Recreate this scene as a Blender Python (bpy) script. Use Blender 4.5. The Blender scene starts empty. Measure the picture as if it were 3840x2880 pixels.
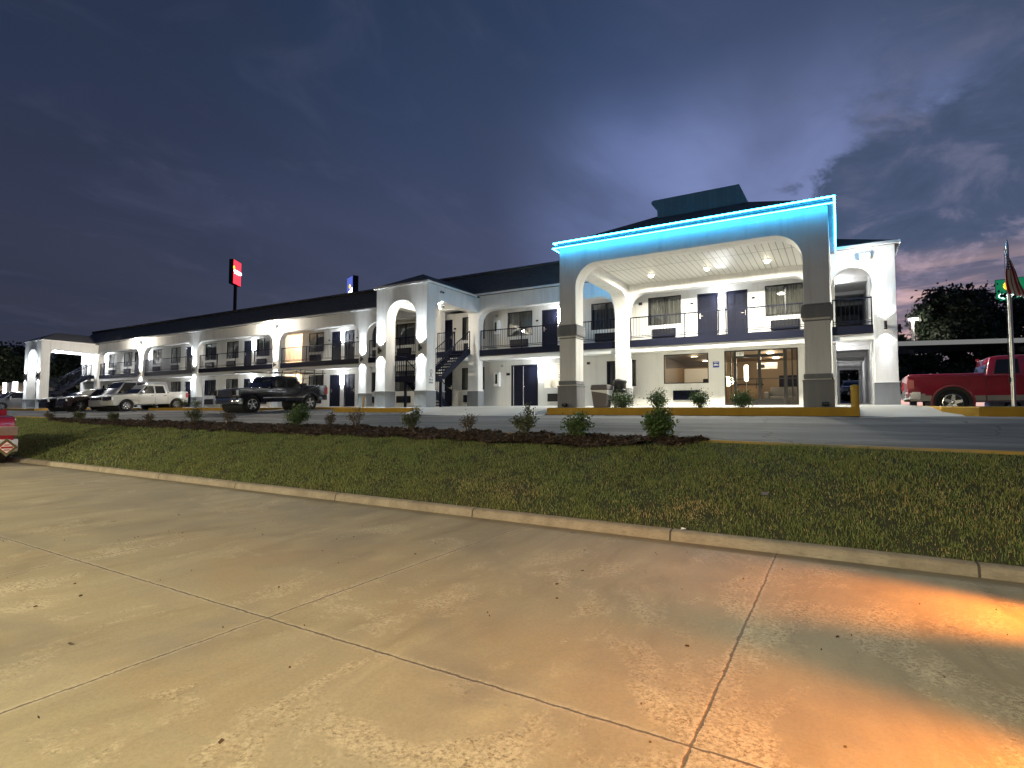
import bpy, bmesh, math, random
import numpy as np
from mathutils import Vector, Matrix, noise as mnoise
R = math.radians
rnd = random.Random(11)
S = bpy.context.scene
COL = S.collection
PI = math.pi

# ------------------------------------------------------------------ materials
MATS = {}
def _new(name):
    m = bpy.data.materials.new(name); m.use_nodes = True
    MATS[name] = m
    nt = m.node_tree
    return m, nt, nt.nodes['Principled BSDF'], nt.nodes['Material Output']
def N(nt, t, **kw):
    n = nt.nodes.new(t)
    for k, v in kw.items():
        if k in n.inputs: n.inputs[k].default_value = v
        else: setattr(n, k, v)
    return n
def L(nt, a, b): nt.links.new(a, b)
def coords(nt, scale=(1, 1, 1), kind='Object'):
    tc = N(nt, 'ShaderNodeTexCoord'); mp = N(nt, 'ShaderNodeMapping')
    mp.inputs['Scale'].default_value = scale
    L(nt, tc.outputs[kind], mp.inputs['Vector'])
    return mp.outputs['Vector']
def nz(nt, vec, scale=5, detail=4, rough=.55, dist=0):
    n = N(nt, 'ShaderNodeTexNoise'); n.inputs['Scale'].default_value = scale
    n.inputs['Detail'].default_value = detail; n.inputs['Roughness'].default_value = rough
    n.inputs['Distortion'].default_value = dist
    L(nt, vec, n.inputs['Vector']); return n.outputs['Fac']
def ramp(nt, fac, stops):
    r = N(nt, 'ShaderNodeValToRGB'); e = r.color_ramp.elements
    while len(e) < len(stops): e.new(.5)
    for i, (p, c) in enumerate(stops):
        e[i].position = p; e[i].color = (c[0], c[1], c[2], 1) if hasattr(c, '__len__') else (c, c, c, 1)
    L(nt, fac, r.inputs['Fac']); return r.outputs['Color']
def mix(nt, fac, a, b, mode='MIX'):
    n = N(nt, 'ShaderNodeMix'); n.data_type = 'RGBA'; n.blend_type = mode
    for sock, v in ((n.inputs[0], fac), (n.inputs[6], a), (n.inputs[7], b)):
        if hasattr(v, 'is_output'): L(nt, v, sock)
        elif hasattr(v, '__len__'): sock.default_value = (v[0], v[1], v[2], 1)
        else: sock.default_value = v
    return n.outputs[2]
def mth(nt, op, a, b=0.0, c=0.0, clamp=False):
    n = N(nt, 'ShaderNodeMath'); n.operation = op; n.use_clamp = clamp
    for i, v in enumerate((a, b, c)):
        if hasattr(v, 'is_output'): L(nt, v, n.inputs[i])
        else: n.inputs[i].default_value = v
    return n.outputs[0]
def bump(nt, p, h, strength=.3, dist=.02):
    b = N(nt, 'ShaderNodeBump'); b.inputs['Strength'].default_value = strength
    b.inputs['Distance'].default_value = dist
    L(nt, h, b.inputs['Height']); L(nt, b.outputs['Normal'], p.inputs['Normal'])
def pmat(name, col, rough=.6, metal=0, var=.12, vscale=3, bmp=0, bscale=40, coat=0, spec=.5, dist=.01):
    m, nt, p, o = _new(name)
    p.inputs['Roughness'].default_value = rough; p.inputs['Metallic'].default_value = metal
    p.inputs['Coat Weight'].default_value = coat; p.inputs['Coat Roughness'].default_value = .06
    p.inputs['Specular IOR Level'].default_value = spec
    v = coords(nt)
    f = nz(nt, v, vscale, 5)
    c = mix(nt, f, [x * (1 - var) for x in col], [min(1, x * (1 + var)) for x in col])
    L(nt, c, p.inputs['Base Color'])
    if bmp:
        bump(nt, p, nz(nt, v, bscale, 3), bmp, dist)
    return m
def emat(name, col, strength, base=None):
    m, nt, p, o = _new(name)
    p.inputs['Base Color'].default_value = (*(base or col), 1)
    p.inputs['Emission Color'].default_value = (*col, 1)
    p.inputs['Emission Strength'].default_value = strength
    return m
def glassmat(name, tint=(.9, .92, .92), rough=.02, mixf=.12):
    m, nt, p, o = _new(name)
    nt.nodes.remove(p)
    t = N(nt, 'ShaderNodeBsdfTransparent'); t.inputs[0].default_value = (*tint, 1)
    g = N(nt, 'ShaderNodeBsdfGlossy'); g.inputs['Roughness'].default_value = rough
    fr = N(nt, 'ShaderNodeFresnel'); fr.inputs[0].default_value = 1.5
    f = mth(nt, 'ADD', fr.outputs[0], mixf, clamp=True)
    ms = N(nt, 'ShaderNodeMixShader')
    L(nt, f, ms.inputs[0]); L(nt, t.outputs[0], ms.inputs[1]); L(nt, g.outputs[0], ms.inputs[2])
    L(nt, ms.outputs[0], o.inputs['Surface'])
    return m

pmat('stucco', (.72, .72, .71), .85, var=.09, vscale=1.6, bmp=.5, bscale=22, dist=.012)
pmat('stucco_band', (.2, .215, .235), .85, var=.08, vscale=2, bmp=.5, bscale=22, dist=.012)
pmat('taupe_band', (.19, .195, .21), .85, var=.08, vscale=2, bmp=.5, bscale=22, dist=.012)
pmat('trim_white', (.75, .76, .76), .6, var=.04)
pmat('wall_paint', (.7, .7, .68), .75, var=.04, vscale=.8, bmp=.25, bscale=50, dist=.004)
pmat('lobby_paint', (.26, .2, .14), .7, var=.08, vscale=.8)
pmat('ceiling_paint', (.74, .74, .72), .7, var=.04, vscale=.8)
pmat('navy_metal', (.007, .009, .022), .6, var=.2, spec=.1)
pmat('navy_fascia', (.008, .0095, .022), .65, var=.3, vscale=1.5, spec=.1)
pmat('navy_door', (.009, .0105, .023), .55, var=.12, vscale=2, spec=.12)
pmat('bronze_frame', (.012, .011, .012), .35, var=.15)
pmat('black_metal', (.012, .012, .014), .4, var=.15)
pmat('brass', (.75, .7, .6), .3, 1, var=.05)
pmat('chrome', (.8, .8, .82), .12, 1, var=.04)
pmat('alu_pole', (.62, .63, .62), .32, 1, var=.1, vscale=6)
pmat('dark_plastic', (.02, .02, .022), .5, var=.2)
pmat('rubber', (.012, .012, .012), .85, var=.3, vscale=8, bmp=.3, bscale=60)
pmat('lamp_reflector', (.85, .85, .86), .4, 0, var=.15, vscale=14)
pmat('alloy', (.62, .63, .65), .25, 1, var=.06)
pmat('kerb_yellow', (.42, .24, .02), .8, var=.35, vscale=2.5, bmp=.4, bscale=30)
pmat('bollard_yellow', (.5, .3, .03), .55, var=.2, vscale=4)
pmat('sign_blue', (.02, .06, .35), .4, var=.05)
pmat('sign_white', (.8, .8, .8), .5, var=.03)
pmat('bin_tan', (.17, .15, .15), .7, var=.08)
pmat('bag_plastic', (.8, .8, .8), .35, var=.1)
pmat('extinguisher_red', (.35, .02, .02), .35, var=.05)
pmat('bark', (.05, .04, .03), .9, var=.3, vscale=10, bmp=.6, bscale=30)
pmat('twig', (.08, .06, .045), .9, var=.3, vscale=10)
pmat('wood_warm', (.3, .19, .1), .5, var=.2)
pmat('sofa_fabric', (.3, .3, .3), .9, var=.1)
pmat('flood_lens', (.8, .8, .8), .2)
emat('lamp_white', (1, .97, .9), 26)
emat('lamp_tube', (.93, .97, 1), 78)
emat('lamp_warm', (1, .86, .62), 30)
emat('lamp_globe', (1, .9, .66), 12)
emat('lamp_flood', (1, .88, .7), 120)
emat('neon_cyan', (.03, .5, 1), 19)
emat('lamp_interior', (1, .85, .6), 10)
emat('tail_lit', (1, .04, .06), 14)
emat('marker_amber', (1, .4, .08), 5)
emat('marker_clear', (1, .8, .6), 6)
glassmat('window_glass', (.78, .8, .8))
glassmat('clear_glass', (.9, .92, .92), mixf=.02)
pmat('auto_glass', (.008, .009, .011), .03, var=.05, spec=.6)
glassmat('headlamp_glass', (.97, .97, .98), mixf=-.03)

def m_roof():
    m, nt, p, o = _new('roof_shingle')
    v = coords(nt)
    b = N(nt, 'ShaderNodeTexBrick'); L(nt, v, b.inputs['Vector'])
    b.inputs['Scale'].default_value = 3.2; b.inputs['Color1'].default_value = (.11, .112, .118, 1)
    b.inputs['Color2'].default_value = (.17, .172, .18, 1); b.inputs['Mortar'].default_value = (.03, .03, .034, 1)
    b.inputs['Mortar Size'].default_value = .012
    f = nz(nt, v, 9, 4)
    L(nt, mix(nt, f, b.outputs['Color'], (.095, .097, .104)), p.inputs['Base Color'])
    p.inputs['Roughness'].default_value = .85
    bump(nt, p, nz(nt, v, 60, 3), .6, .01)
m_roof()

def stain(name):
    m = MATS[name]; nt = m.node_tree; p = nt.nodes['Principled BSDF']
    src = p.inputs['Base Color'].links[0].from_socket
    st = nz(nt, coords(nt, (2.2, 2.2, .22)), 2.0, 5, .6, .2)
    c = mix(nt, ramp(nt, st, [(.5, 0), (.72, .3)]), src, (.38, .37, .34))
    L(nt, c, p.inputs['Base Color'])
for k_ in ('stucco', 'wall_paint', 'stucco_band', 'taupe_band'): stain(k_)
def m_curtain():
    m, nt, p, o = _new('curtain')
    tc = N(nt, 'ShaderNodeTexCoord'); sx = N(nt, 'ShaderNodeSeparateXYZ'); L(nt, tc.outputs['Object'], sx.inputs[0])
    w = mth(nt, 'SINE', mth(nt, 'MULTIPLY', sx.outputs[0], 62))
    f = nz(nt, coords(nt, (9, 9, .4)), 3, 4)
    c = ramp(nt, f, [(.3, (.12, .115, .1)), (.7, (.3, .29, .25))])
    L(nt, c, p.inputs['Base Color']); p.inputs['Roughness'].default_value = .9
    bump(nt, p, w, .6, .03)
m_curtain()

def m_panel_ceiling():
    m, nt, p, o = _new('ceiling_metal')
    tc = N(nt, 'ShaderNodeTexCoord'); sx = N(nt, 'ShaderNodeSeparateXYZ'); L(nt, tc.outputs['Object'], sx.inputs[0])
    g = mth(nt, 'FRACT', mth(nt, 'MULTIPLY', sx.outputs[0], 4.6))
    e = mth(nt, 'LESS_THAN', g, .13)
    seam = mth(nt, 'LESS_THAN', mth(nt, 'ABSOLUTE', mth(nt, 'SUBTRACT', sx.outputs[1], 21.2)), .025)
    k = mth(nt, 'MAXIMUM', e, seam)
    L(nt, mix(nt, k, (.6, .6, .58), (.22, .22, .21)), p.inputs['Base Color'])
    p.inputs['Roughness'].default_value = .5
    p.inputs['Specular IOR Level'].default_value = .7
    n1 = nz(nt, coords(nt, (5, .6, 1)), 2.2, 3)
    h = mth(nt, 'ADD', mth(nt, 'MULTIPLY', e, -1.0), mth(nt, 'MULTIPLY', n1, .9))
    bump(nt, p, h, .35, .02)
m_panel_ceiling()

def m_concrete():
    m, nt, p, o = _new('lot_concrete')
    tc = N(nt, 'ShaderNodeTexCoord'); P = tc.outputs['Object']
    def mapv(sc, rot=0):
        mp = N(nt, 'ShaderNodeMapping'); mp.inputs['Scale'].default_value = sc
        mp.inputs['Rotation'].default_value = (0, 0, rot); L(nt, P, mp.inputs['Vector']); return mp.outputs[0]
    big = nz(nt, mapv((1.25, .38, 1), R(8)), 1.1, 6, .62, .7)
    med = nz(nt, mapv((1, 1, 1)), 2.3, 6, .62, .3)
    fine = nz(nt, mapv((1, 1, 1)), 42, 5, .65)
    c = ramp(nt, big, [(.3, (.185, .145, .085)), (.46, (.29, .24, .145)), (.56, (.325, .272, .168)), (.7, (.38, .325, .2))])
    c = mix(nt, ramp(nt, med, [(.35, 0), (.7, 1)]), c, mix(nt, .5, c, (.27, .235, .17)))
    # rusty brown wash
    rust = ramp(nt, nz(nt, mapv((.6, 1, 1), R(-10)), .9, 4, .6, .4), [(.52, 0), (.72, .5)])
    c = mix(nt, rust, c, (.31, .22, .12))
    # spalled, exposed-aggregate patches
    patch = nz(nt, mapv((1.25, .8, 1), R(20)), .95, 7, .68, .6)
    agg = nz(nt, mapv((1, 1, 1)), 46, 4, .75)
    s0 = N(nt, 'ShaderNodeSeparateXYZ'); L(nt, P, s0.inputs[0])
    def rng(x, a, b):
        m_ = N(nt, 'ShaderNodeMapRange'); m_.interpolation_type = 'SMOOTHSTEP'; m_.inputs['From Min'].default_value = a; m_.inputs['From Max'].default_value = b
        L(nt, x, m_.inputs['Value']); return m_.outputs['Result']
    worn = mth(nt, 'MULTIPLY', rng(s0.outputs[0], -3.2, -.6), mth(nt, 'SUBTRACT', 1, rng(s0.outputs[1], 2.6, 4.6)))
    patch = mth(nt, 'ADD', patch, mth(nt, 'MULTIPLY', worn, .055))
    pm = ramp(nt, patch, [(.53, 0), (.575, .55), (.65, 1)])
    sp_l = mth(nt, 'MULTIPLY', pm, ramp(nt, agg, [(.46, 0), (.56, 1)]))
    sp_d = mth(nt, 'MULTIPLY', pm, ramp(nt, agg, [(.34, 1), (.42, 0)]))
    c = mix(nt, mth(nt, 'MULTIPLY', sp_l, .7), c, (.56, .48, .33))
    c = mix(nt, mth(nt, 'MULTIPLY', sp_d, .9), c, (.08, .06, .036))
    # oil spots
    vo = N(nt, 'ShaderNodeTexVoronoi'); vo.inputs['Scale'].default_value = 1.1; vo.inputs['Randomness'].default_value = 1
    L(nt, mapv((1, 1.0, 0)), vo.inputs['Vector'])
    wob = mth(nt, 'ADD', vo.outputs['Distance'], mth(nt, 'MULTIPLY', mth(nt, 'SUBTRACT', med, .5), .12))
    spots = ramp(nt, wob, [(.035, .65), (.06, 0)])
    c = mix(nt, spots, c, (.1, .085, .065))
    c = mix(nt, mth(nt, 'MULTIPLY', ramp(nt, fine, [(.35, 1), (.6, 0)]), .45), c, mix(nt, .6, c, (.15, .125, .08)))
    grit = nz(nt, mapv((1, 1, 1)), 130, 2, .6)
    c = mix(nt, ramp(nt, grit, [(.28, .55), (.4, 0)]), c, (.1, .08, .05))
    wear = nz(nt, mapv((1, 1, 1)), .55, 4, .6, .5)
    c = mix(nt, ramp(nt, wear, [(.5, 0), (.66, .55)]), c, (.17, .15, .115))
    # saw-cut joints
    sx = N(nt, 'ShaderNodeSeparateXYZ'); L(nt, P, sx.inputs[0])
    w1 = mth(nt, 'MULTIPLY', mth(nt, 'SUBTRACT', nz(nt, mapv((1, 1, 1)), 9, 4, .6), .5), .035)
    def joint(axis, off, period):
        a = mth(nt, 'ADD', mth(nt, 'SUBTRACT', sx.outputs[axis], off - period / 2), w1)
        fr = mth(nt, 'SUBTRACT', mth(nt, 'MODULO', mth(nt, 'ADD', a, period * 40), period), period / 2)
        return mth(nt, 'ABSOLUTE', fr)
    d = mth(nt, 'MINIMUM', joint(0, -3.86, 3.21), joint(1, 2.79, 4.26))
    wid = mth(nt, 'MULTIPLY_ADD', nz(nt, mapv((1, 1, 1)), 14, 3, .7), .017, .002)
    jm = mth(nt, 'SUBTRACT', 1, mth(nt, 'DIVIDE', d, wid), clamp=True)
    jm = ramp(nt, jm, [(.0, 0), (.45, 1)])
    halo = ramp(nt, d, [(.012, .55), (.045, 0)])
    c = mix(nt, mth(nt, 'MULTIPLY', halo, ramp(nt, agg, [(.4, 0), (.6, 1)])), c, (.48, .42, .33))
    c = mix(nt, mth(nt, 'MULTIPLY', jm, .85), c, (.07, .053, .035))
    # dirt line in the gutter along the kerb
    gut = mth(nt, 'ADD', mth(nt, 'SUBTRACT', 7.06, sx.outputs[1]), mth(nt, 'MULTIPLY', mth(nt, 'SUBTRACT', med, .5), .35))
    c = mix(nt, ramp(nt, gut, [(.0, .6), (.3, 0)]), c, (.15, .125, .09))
    L(nt, c, p.inputs['Base Color'])
    p.inputs['Roughness'].default_value = .72
    h = mth(nt, 'ADD', mth(nt, 'MULTIPLY', sp_d, -1.0), mth(nt, 'ADD', mth(nt, 'MULTIPLY', jm, -2.0), mth(nt, 'MULTIPLY', fine, .35)))
    bump(nt, p, h, .5, .012)
m_concrete()

def m_kerb():
    m, nt, p, o = _new('kerb_concrete')
    v = coords(nt)
    tc = N(nt, 'ShaderNodeTexCoord'); sx = N(nt, 'ShaderNodeSeparateXYZ'); L(nt, tc.outputs['Object'], sx.inputs[0])
    c = ramp(nt, nz(nt, v, 3, 6, .65), [(.3, (.19, .155, .115)), (.7, (.33, .285, .22))])
    c = mix(nt, ramp(nt, nz(nt, coords(nt, (1, 1, 6)), 14, 4), [(.5, 0), (.75, .7)]), c, (.15, .125, .095))
    jx = mth(nt, 'ABSOLUTE', mth(nt, 'SUBTRACT', mth(nt, 'MODULO', mth(nt, 'ADD', sx.outputs[0], 303.36), 3.0), 1.5))
    c = mix(nt, mth(nt, 'LESS_THAN', jx, .012), c, (.06, .05, .04))
    L(nt, c, p.inputs['Base Color']); p.inputs['Roughness'].default_value = .85
    bump(nt, p, nz(nt, v, 30, 4), .5, .01)
m_kerb()

def m_roadkerb():   # concrete kerb with worn yellow paint in lengths
    m, nt, p, o = _new('road_kerb_worn')
    v = coords(nt)
    c = ramp(nt, nz(nt, v, 3, 6, .65), [(.3, (.17, .15, .11)), (.7, (.3, .27, .2))])
    pa = ramp(nt, nz(nt, coords(nt, (.22, .22, .6)), 1.2, 3, .6), [(.42, 0), (.5, 1)])
    c = mix(nt, mth(nt, 'MULTIPLY', pa, .85), c, (.36, .22, .03))
    L(nt, c, p.inputs['Base Color']); p.inputs['Roughness'].default_value = .85
m_roadkerb()

def m_asphalt():
    m, nt, p, o = _new('asphalt')
    tc = N(nt, 'ShaderNodeTexCoord'); P = tc.outputs['Object']
    mp = N(nt, 'ShaderNodeMapping'); mp.inputs['Scale'].default_value = (.16, .9, 1); L(nt, P, mp.inputs['Vector'])
    big = nz(nt, mp.outputs[0], .9, 6, .6, .4)
    v = coords(nt)
    fine = nz(nt, v, 55, 4, .7)
    c = ramp(nt, big, [(.34, (.07, .074, .078)), (.5, (.14, .146, .152)), (.66, (.235, .24, .245))])
    c = mix(nt, mth(nt, 'MULTIPLY', fine, .5), c, mix(nt, .5, c, (.02, .02, .02)))
    cr = N(nt, 'ShaderNodeTexVoronoi'); cr.feature = 'DISTANCE_TO_EDGE'; cr.inputs['Scale'].default_value = .28
    wv = N(nt, 'ShaderNodeVectorMath'); wv.operation = 'ADD'
    nn = N(nt, 'ShaderNodeTexNoise'); nn.inputs['Scale'].default_value = .9; L(nt, v, nn.inputs['Vector'])
    L(nt, v, wv.inputs[0]); L(nt, nn.outputs['Color'], wv.inputs[1]); L(nt, wv.outputs[0], cr.inputs['Vector'])
    c = mix(nt, ramp(nt, cr.outputs['Distance'], [(.002, .6), (.007, 0)]), c, (.015, .015, .015))
    L(nt, c, p.inputs['Base Color'])
    p.inputs['Roughness'].default_value = .8; p.inputs['Specular IOR Level'].default_value = .15
    bump(nt, p, fine, .6, .006)
m_asphalt()
pmat('sidewalk_concrete', (.42, .42, .4), .7, var=.18, vscale=1.1, bmp=.4, bscale=30)

def m_soil(name, a, b, sc):
    m, nt, p, o = _new(name)
    v = coords(nt)
    L(nt, ramp(nt, nz(nt, v, sc, 6, .7), [(.3, a), (.7, b)]), p.inputs['Base Color'])
    p.inputs['Roughness'].default_value = .95
    bump(nt, p, nz(nt, v, sc * 3, 4, .7), .9, .03)
m_soil('bank_soil', (.025, .03, .012), (.06, .06, .025), 8)
m_soil('mulch_bark', (.045, .033, .03), (.11, .075, .06), 22)
m_soil('far_ground', (.02, .022, .015), (.04, .04, .03), .2)

def m_attr(name, rough=.6, sub=0, trans=0):
    m, nt, p, o = _new(name)
    a = N(nt, 'ShaderNodeAttribute'); a.attribute_name = 'tint'
    L(nt, a.outputs['Color'], p.inputs['Base Color'])
    p.inputs['Roughness'].default_value = rough
    p.inputs['Specular IOR Level'].default_value = .35
    if trans:
        t = N(nt, 'ShaderNodeBsdfTranslucent'); L(nt, a.outputs['Color'], t.inputs[0])
        ms = N(nt, 'ShaderNodeMixShader'); ms.inputs[0].default_value = trans
        L(nt, p.outputs[0], ms.inputs[1]); L(nt, t.outputs[0], ms.inputs[2]); L(nt, ms.outputs[0], o.inputs['Surface'])
m_attr('grass_blade', .55, trans=.2)
m_attr('leaf', .4, trans=.15)
m_attr('mulch_chip', .9)

def paint(name, col, rough=.28, var=.06, coat=1):
    return pmat(name, col, rough, var=var, vscale=1.5, coat=coat)
paint('paint_white', (.62, .62, .58)); paint('paint_navy', (.008, .009, .022), .22)
paint('paint_black', (.006, .006, .007), .2); paint('paint_maroon', (.02, .008, .01), .22)
paint('paint_silver', (.13, .13, .14), .3); paint('paint_red', (.32, .012, .035), .25)
paint('paint_tan', (.28, .24, .2), .35); paint('paint_white_van', (.36, .36, .38))
paint('bumper_white', (.7, .72, .74), .3)

# ------------------------------------------------------------------ mesh helpers
class MB:
    def __init__(s): s.v = []; s.f = []; s.m = []
    def add(s, vs, fs, mi=0):
        o = len(s.v); s.v += [tuple(x) for x in vs]
        for f in fs: s.f.append(tuple(i + o for i in f)); s.m.append(mi)
        return s
    def box(s, x0, y0, z0, x1, y1, z1, mi=0):
        return s.add([(x0, y0, z0), (x1, y0, z0), (x1, y1, z0), (x0, y1, z0), (x0, y0, z1), (x1, y0, z1), (x1, y1, z1), (x0, y1, z1)],
                     [(0, 3, 2, 1), (4, 5, 6, 7), (0, 1, 5, 4), (1, 2, 6, 5), (2, 3, 7, 6), (3, 0, 4, 7)], mi)
    def quad(s, a, b, c, d, mi=0): return s.add([a, b, c, d], [(0, 1, 2, 3)], mi)
    def prism(s, pts, axis, a, b, mi=0):
        n = len(pts)
        def P(p, t):
            return {'y': (p[0], t, p[1]), 'x': (t, p[0], p[1]), 'z': (p[0], p[1], t)}[axis]
        vs = [P(p, a) for p in pts] + [P(p, b) for p in pts]
        fs = [tuple(range(n))[::-1], tuple(range(n, 2 * n))] + [(i, (i + 1) % n, n + (i + 1) % n, n + i) for i in range(n)]
        return s.add(vs, fs, mi)
    def bar(s, p0, p1, w, h=None, mi=0):
        p0 = Vector(p0); p1 = Vector(p1); d = (p1 - p0).normalized(); h = h or w
        a = d.cross(Vector((0, 0, 1)))
        if a.length < 1e-4: a = Vector((1, 0, 0))
        a.normalize(); b = a.cross(d)
        vs = []
        for p in (p0, p1):
            for sa, sb in ((-1, -1), (1, -1), (1, 1), (-1, 1)): vs.append(p + a * sa * w / 2 + b * sb * h / 2)
        return s.add(vs, [(0, 1, 2, 3)[::-1], (4, 5, 6, 7), (0, 1, 5, 4), (1, 2, 6, 5), (2, 3, 7, 6), (3, 0, 4, 7)], mi)
    def tube(s, pts, r, n=8, mi=0):
        pts = [Vector(p) for p in pts]; rs = r if hasattr(r, '__len__') else [r] * len(pts)
        vs = []; fs = []
        for i, p in enumerate(pts):
            d = (pts[min(i + 1, len(pts) - 1)] - pts[max(i - 1, 0)]).normalized()
            a = d.cross(Vector((0, 0, 1)))
            if a.length < 1e-3: a = d.cross(Vector((1, 0, 0)))
            a.normalize(); b = a.cross(d)
            for k in range(n):
                t = 2 * PI * k / n; vs.append(p + (a * math.cos(t) + b * math.sin(t)) * rs[i])
        for i in range(len(pts) - 1):
            for k in range(n): fs.append((i * n + k, i * n + (k + 1) % n, (i + 1) * n + (k + 1) % n, (i + 1) * n + k))
        fs.append(tuple(range(n))[::-1]); fs.append(tuple(range((len(pts) - 1) * n, len(pts) * n)))
        return s.add(vs, fs, mi)
    def lathe(s, prof, c=(0, 0, 0), axis='z', n=16, mi=0, caps=True):
        vs = []; fs = []; c = Vector(c)
        for r, h in prof:
            for k in range(n):
                t = 2 * PI * k / n; x, y = r * math.cos(t), r * math.sin(t)
                vs.append(c + Vector({'z': (x, y, h), 'y': (x, h, y), 'x': (h, x, y)}[axis]))
        for i in range(len(prof) - 1):
            for k in range(n): fs.append((i * n + k, i * n + (k + 1) % n, (i + 1) * n + (k + 1) % n, (i + 1) * n + k))
        if caps: fs.append(tuple(range(n))[::-1]); fs.append(tuple(range((len(prof) - 1) * n, len(prof) * n)))
        return s.add(vs, fs, mi)
    def mesh(s, name, mats, smooth=None, bevel=0, bseg=2, fix=True):
        me = bpy.data.meshes.new(name)
        me.from_pydata(s.v, [], s.f)
        mats = mats if isinstance(mats, (list, tuple)) else [mats]
        for m in mats: me.materials.append(MATS[m])
        if len(mats) > 1: me.polygons.foreach_set('material_index', s.m)
        if fix or bevel:
            bm = bmesh.new(); bm.from_mesh(me)
            if bevel:
                bmesh.ops.remove_doubles(bm, verts=bm.verts, dist=1e-5)
                bmesh.ops.recalc_face_normals(bm, faces=bm.faces)
                ed = [e for e in bm.edges if len(e.link_faces) == 2 and e.calc_face_angle(0) > R(28)]
                bmesh.ops.bevel(bm, geom=ed, offset=bevel, segments=bseg, profile=.5, affect='EDGES', clamp_overlap=True)
            bmesh.ops.recalc_face_normals(bm, faces=bm.faces)
            bm.to_mesh(me); bm.free()
        if smooth:
            me.polygons.foreach_set('use_smooth', [True] * len(me.polygons))
            me.set_sharp_from_angle(angle=R(smooth))
        me.update()
        return me

WL = {}
def wloc(o): return WL.get(o.name, Vector((0, 0, 0)))
def link(name, me, parent=None, loc=(0, 0, 0), world=False):
    """world=True: mesh data is in world coordinates (unrotated parents only)."""
    o = bpy.data.objects.new(name, me); COL.objects.link(o)
    if parent is not None:
        o.parent = parent
        o.location = -wloc(parent) if world else Vector(loc)
        WL[o.name] = Vector((0, 0, 0)) if world else wloc(parent) + Vector(loc)
    else:
        o.location = loc; WL[o.name] = Vector(loc)
    return o
def tag(o, label=None, cat=None, group=None, kind=None):
    if label: o['label'] = label
    if cat: o['category'] = cat
    if group: o['group'] = group
    if kind: o['kind'] = kind
    return o
def thing(name, label, cat, loc=(0, 0, 0), rot=(0, 0, 0), group=None):
    o = bpy.data.objects.new(name, None); COL.objects.link(o); o.empty_display_size = .2
    o.location = loc; o.rotation_euler = rot; WL[o.name] = Vector(loc)
    return tag(o, label, cat, group)
def struct(name, me): return tag(link(name, me), kind='structure')
def copy_tree(o, parent=None, loc=None):
    c = o.copy(); COL.objects.link(c)
    if parent is not None: c.parent = parent
    if loc is not None: c.location = loc
    for ch in list(o.children):
        copy_tree(ch, c)
    return c
def textmesh(body, size, mat, extrude=.004, align='CENTER'):
    cu = bpy.data.curves.new('txt', 'FONT'); cu.body = body; cu.size = size; cu.extrude = extrude
    cu.align_x = align; cu.align_y = 'CENTER'
    ob = bpy.data.objects.new('txt', cu); COL.objects.link(ob)
    dg = bpy.context.evaluated_depsgraph_get(); dg.update()
    me = bpy.data.meshes.new_from_object(ob.evaluated_get(dg))
    bpy.data.objects.remove(ob); bpy.data.curves.remove(cu)
    me.materials.clear(); me.materials.append(MATS[mat])
    return me
def npmesh(name, V, F, mat, tint=None):
    """V (n,3); F (m,4) quads or (m,3); tint (n,3) per-vertex colour"""
    me = bpy.data.meshes.new(name)
    n, m, k = len(V), len(F), F.shape[1]
    me.vertices.add(n); me.vertices.foreach_set('co', V.astype(np.float32).ravel())
    me.loops.add(m * k); me.loops.foreach_set('vertex_index', F.astype(np.int32).ravel())
    me.polygons.add(m); me.polygons.foreach_set('loop_start', np.arange(0, m * k, k, dtype=np.int32))
    me.update(calc_edges=True)
    if tint is not None:
        a = me.color_attributes.new('tint', 'FLOAT_COLOR', 'POINT')
        a.data.foreach_set('color', np.concatenate([tint, np.ones((n, 1))], 1).astype(np.float32).ravel())
    me.materials.append(MATS[mat])
    return me
def lamp(kind, name, loc, power, col, parent=None, **kw):
    d = bpy.data.lights.new(name, kind); d.energy = power; d.color = col
    for k, v in kw.items():
        if k != 'rot': setattr(d, k, v)
    o = bpy.data.objects.new(name, d); COL.objects.link(o)
    if parent is not None: o.parent = parent
    o.location = loc
    if 'rot' in kw: o.rotation_euler = kw['rot']
    return o
# ------------------------------------------------------------------ ground levels (z = 0 is eye level)
LOT = -1.6
EU = np.array([-160, -62, -40, -26, -18.7, -13.5, -10.4, -6.35, -2.3, .5, 2.1, 14, 120.])
EV = np.array([13.6, 13.2, 12.5, 11.65, 11.45, 11.25, 11.0, 10.5, 10.24, 9.96, 9.8, 9.2, 9.0])
def edge_v(u): return np.interp(u, EU, EV)
def asph(u, v):
    u = np.asarray(u, float); v = np.asarray(v, float)
    z = np.where(v < 17.3, -.08 - .07 * (17.3 - v), np.minimum(-.08 + .05 * (v - 17.3), .12))
    zr = np.where(v < 17.3, z, np.minimum(-.08 + .012 * (v - 17.3), -.03))
    k = np.clip((u - 1.0) / 2.5, 0, 1)
    return z * (1 - k) + zr * k
def zw(v): return .17 + .0224 * (v - 18.1)
V0B = 7.16
def hashn(u, v, s=1.0):
    u = np.asarray(u) * s; v = np.asarray(v) * s
    return (np.sin(u * 1.7 + 1.3 * np.sin(v * 1.1)) + np.sin(v * 2.3 + 1.7 * np.sin(u * .9 + 2)) + np.sin((u + v) * .73 + 4)) / 3
def bank_z(u, v):
    ve = edge_v(u) - .1; ze = asph(u, ve) + .07
    t = np.clip((v - V0B) / (ve - V0B), 0, 1)
    return -1.49 + (ze + 1.49) * (t * (1.28 - .28 * t)) + .025 * hashn(u, v, 2.2) * np.sin(PI * t)
MU = np.array([-34.5, -33, -30, -26.7, -19, -14, -10, -7, -4.3, -2.5, -2.0])
MV = np.array([12.6, 11.6, 11.12, 10.8, 10.38, 10.17, 10.05, 9.82, 9.67, 9.8, 10.2])
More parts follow.
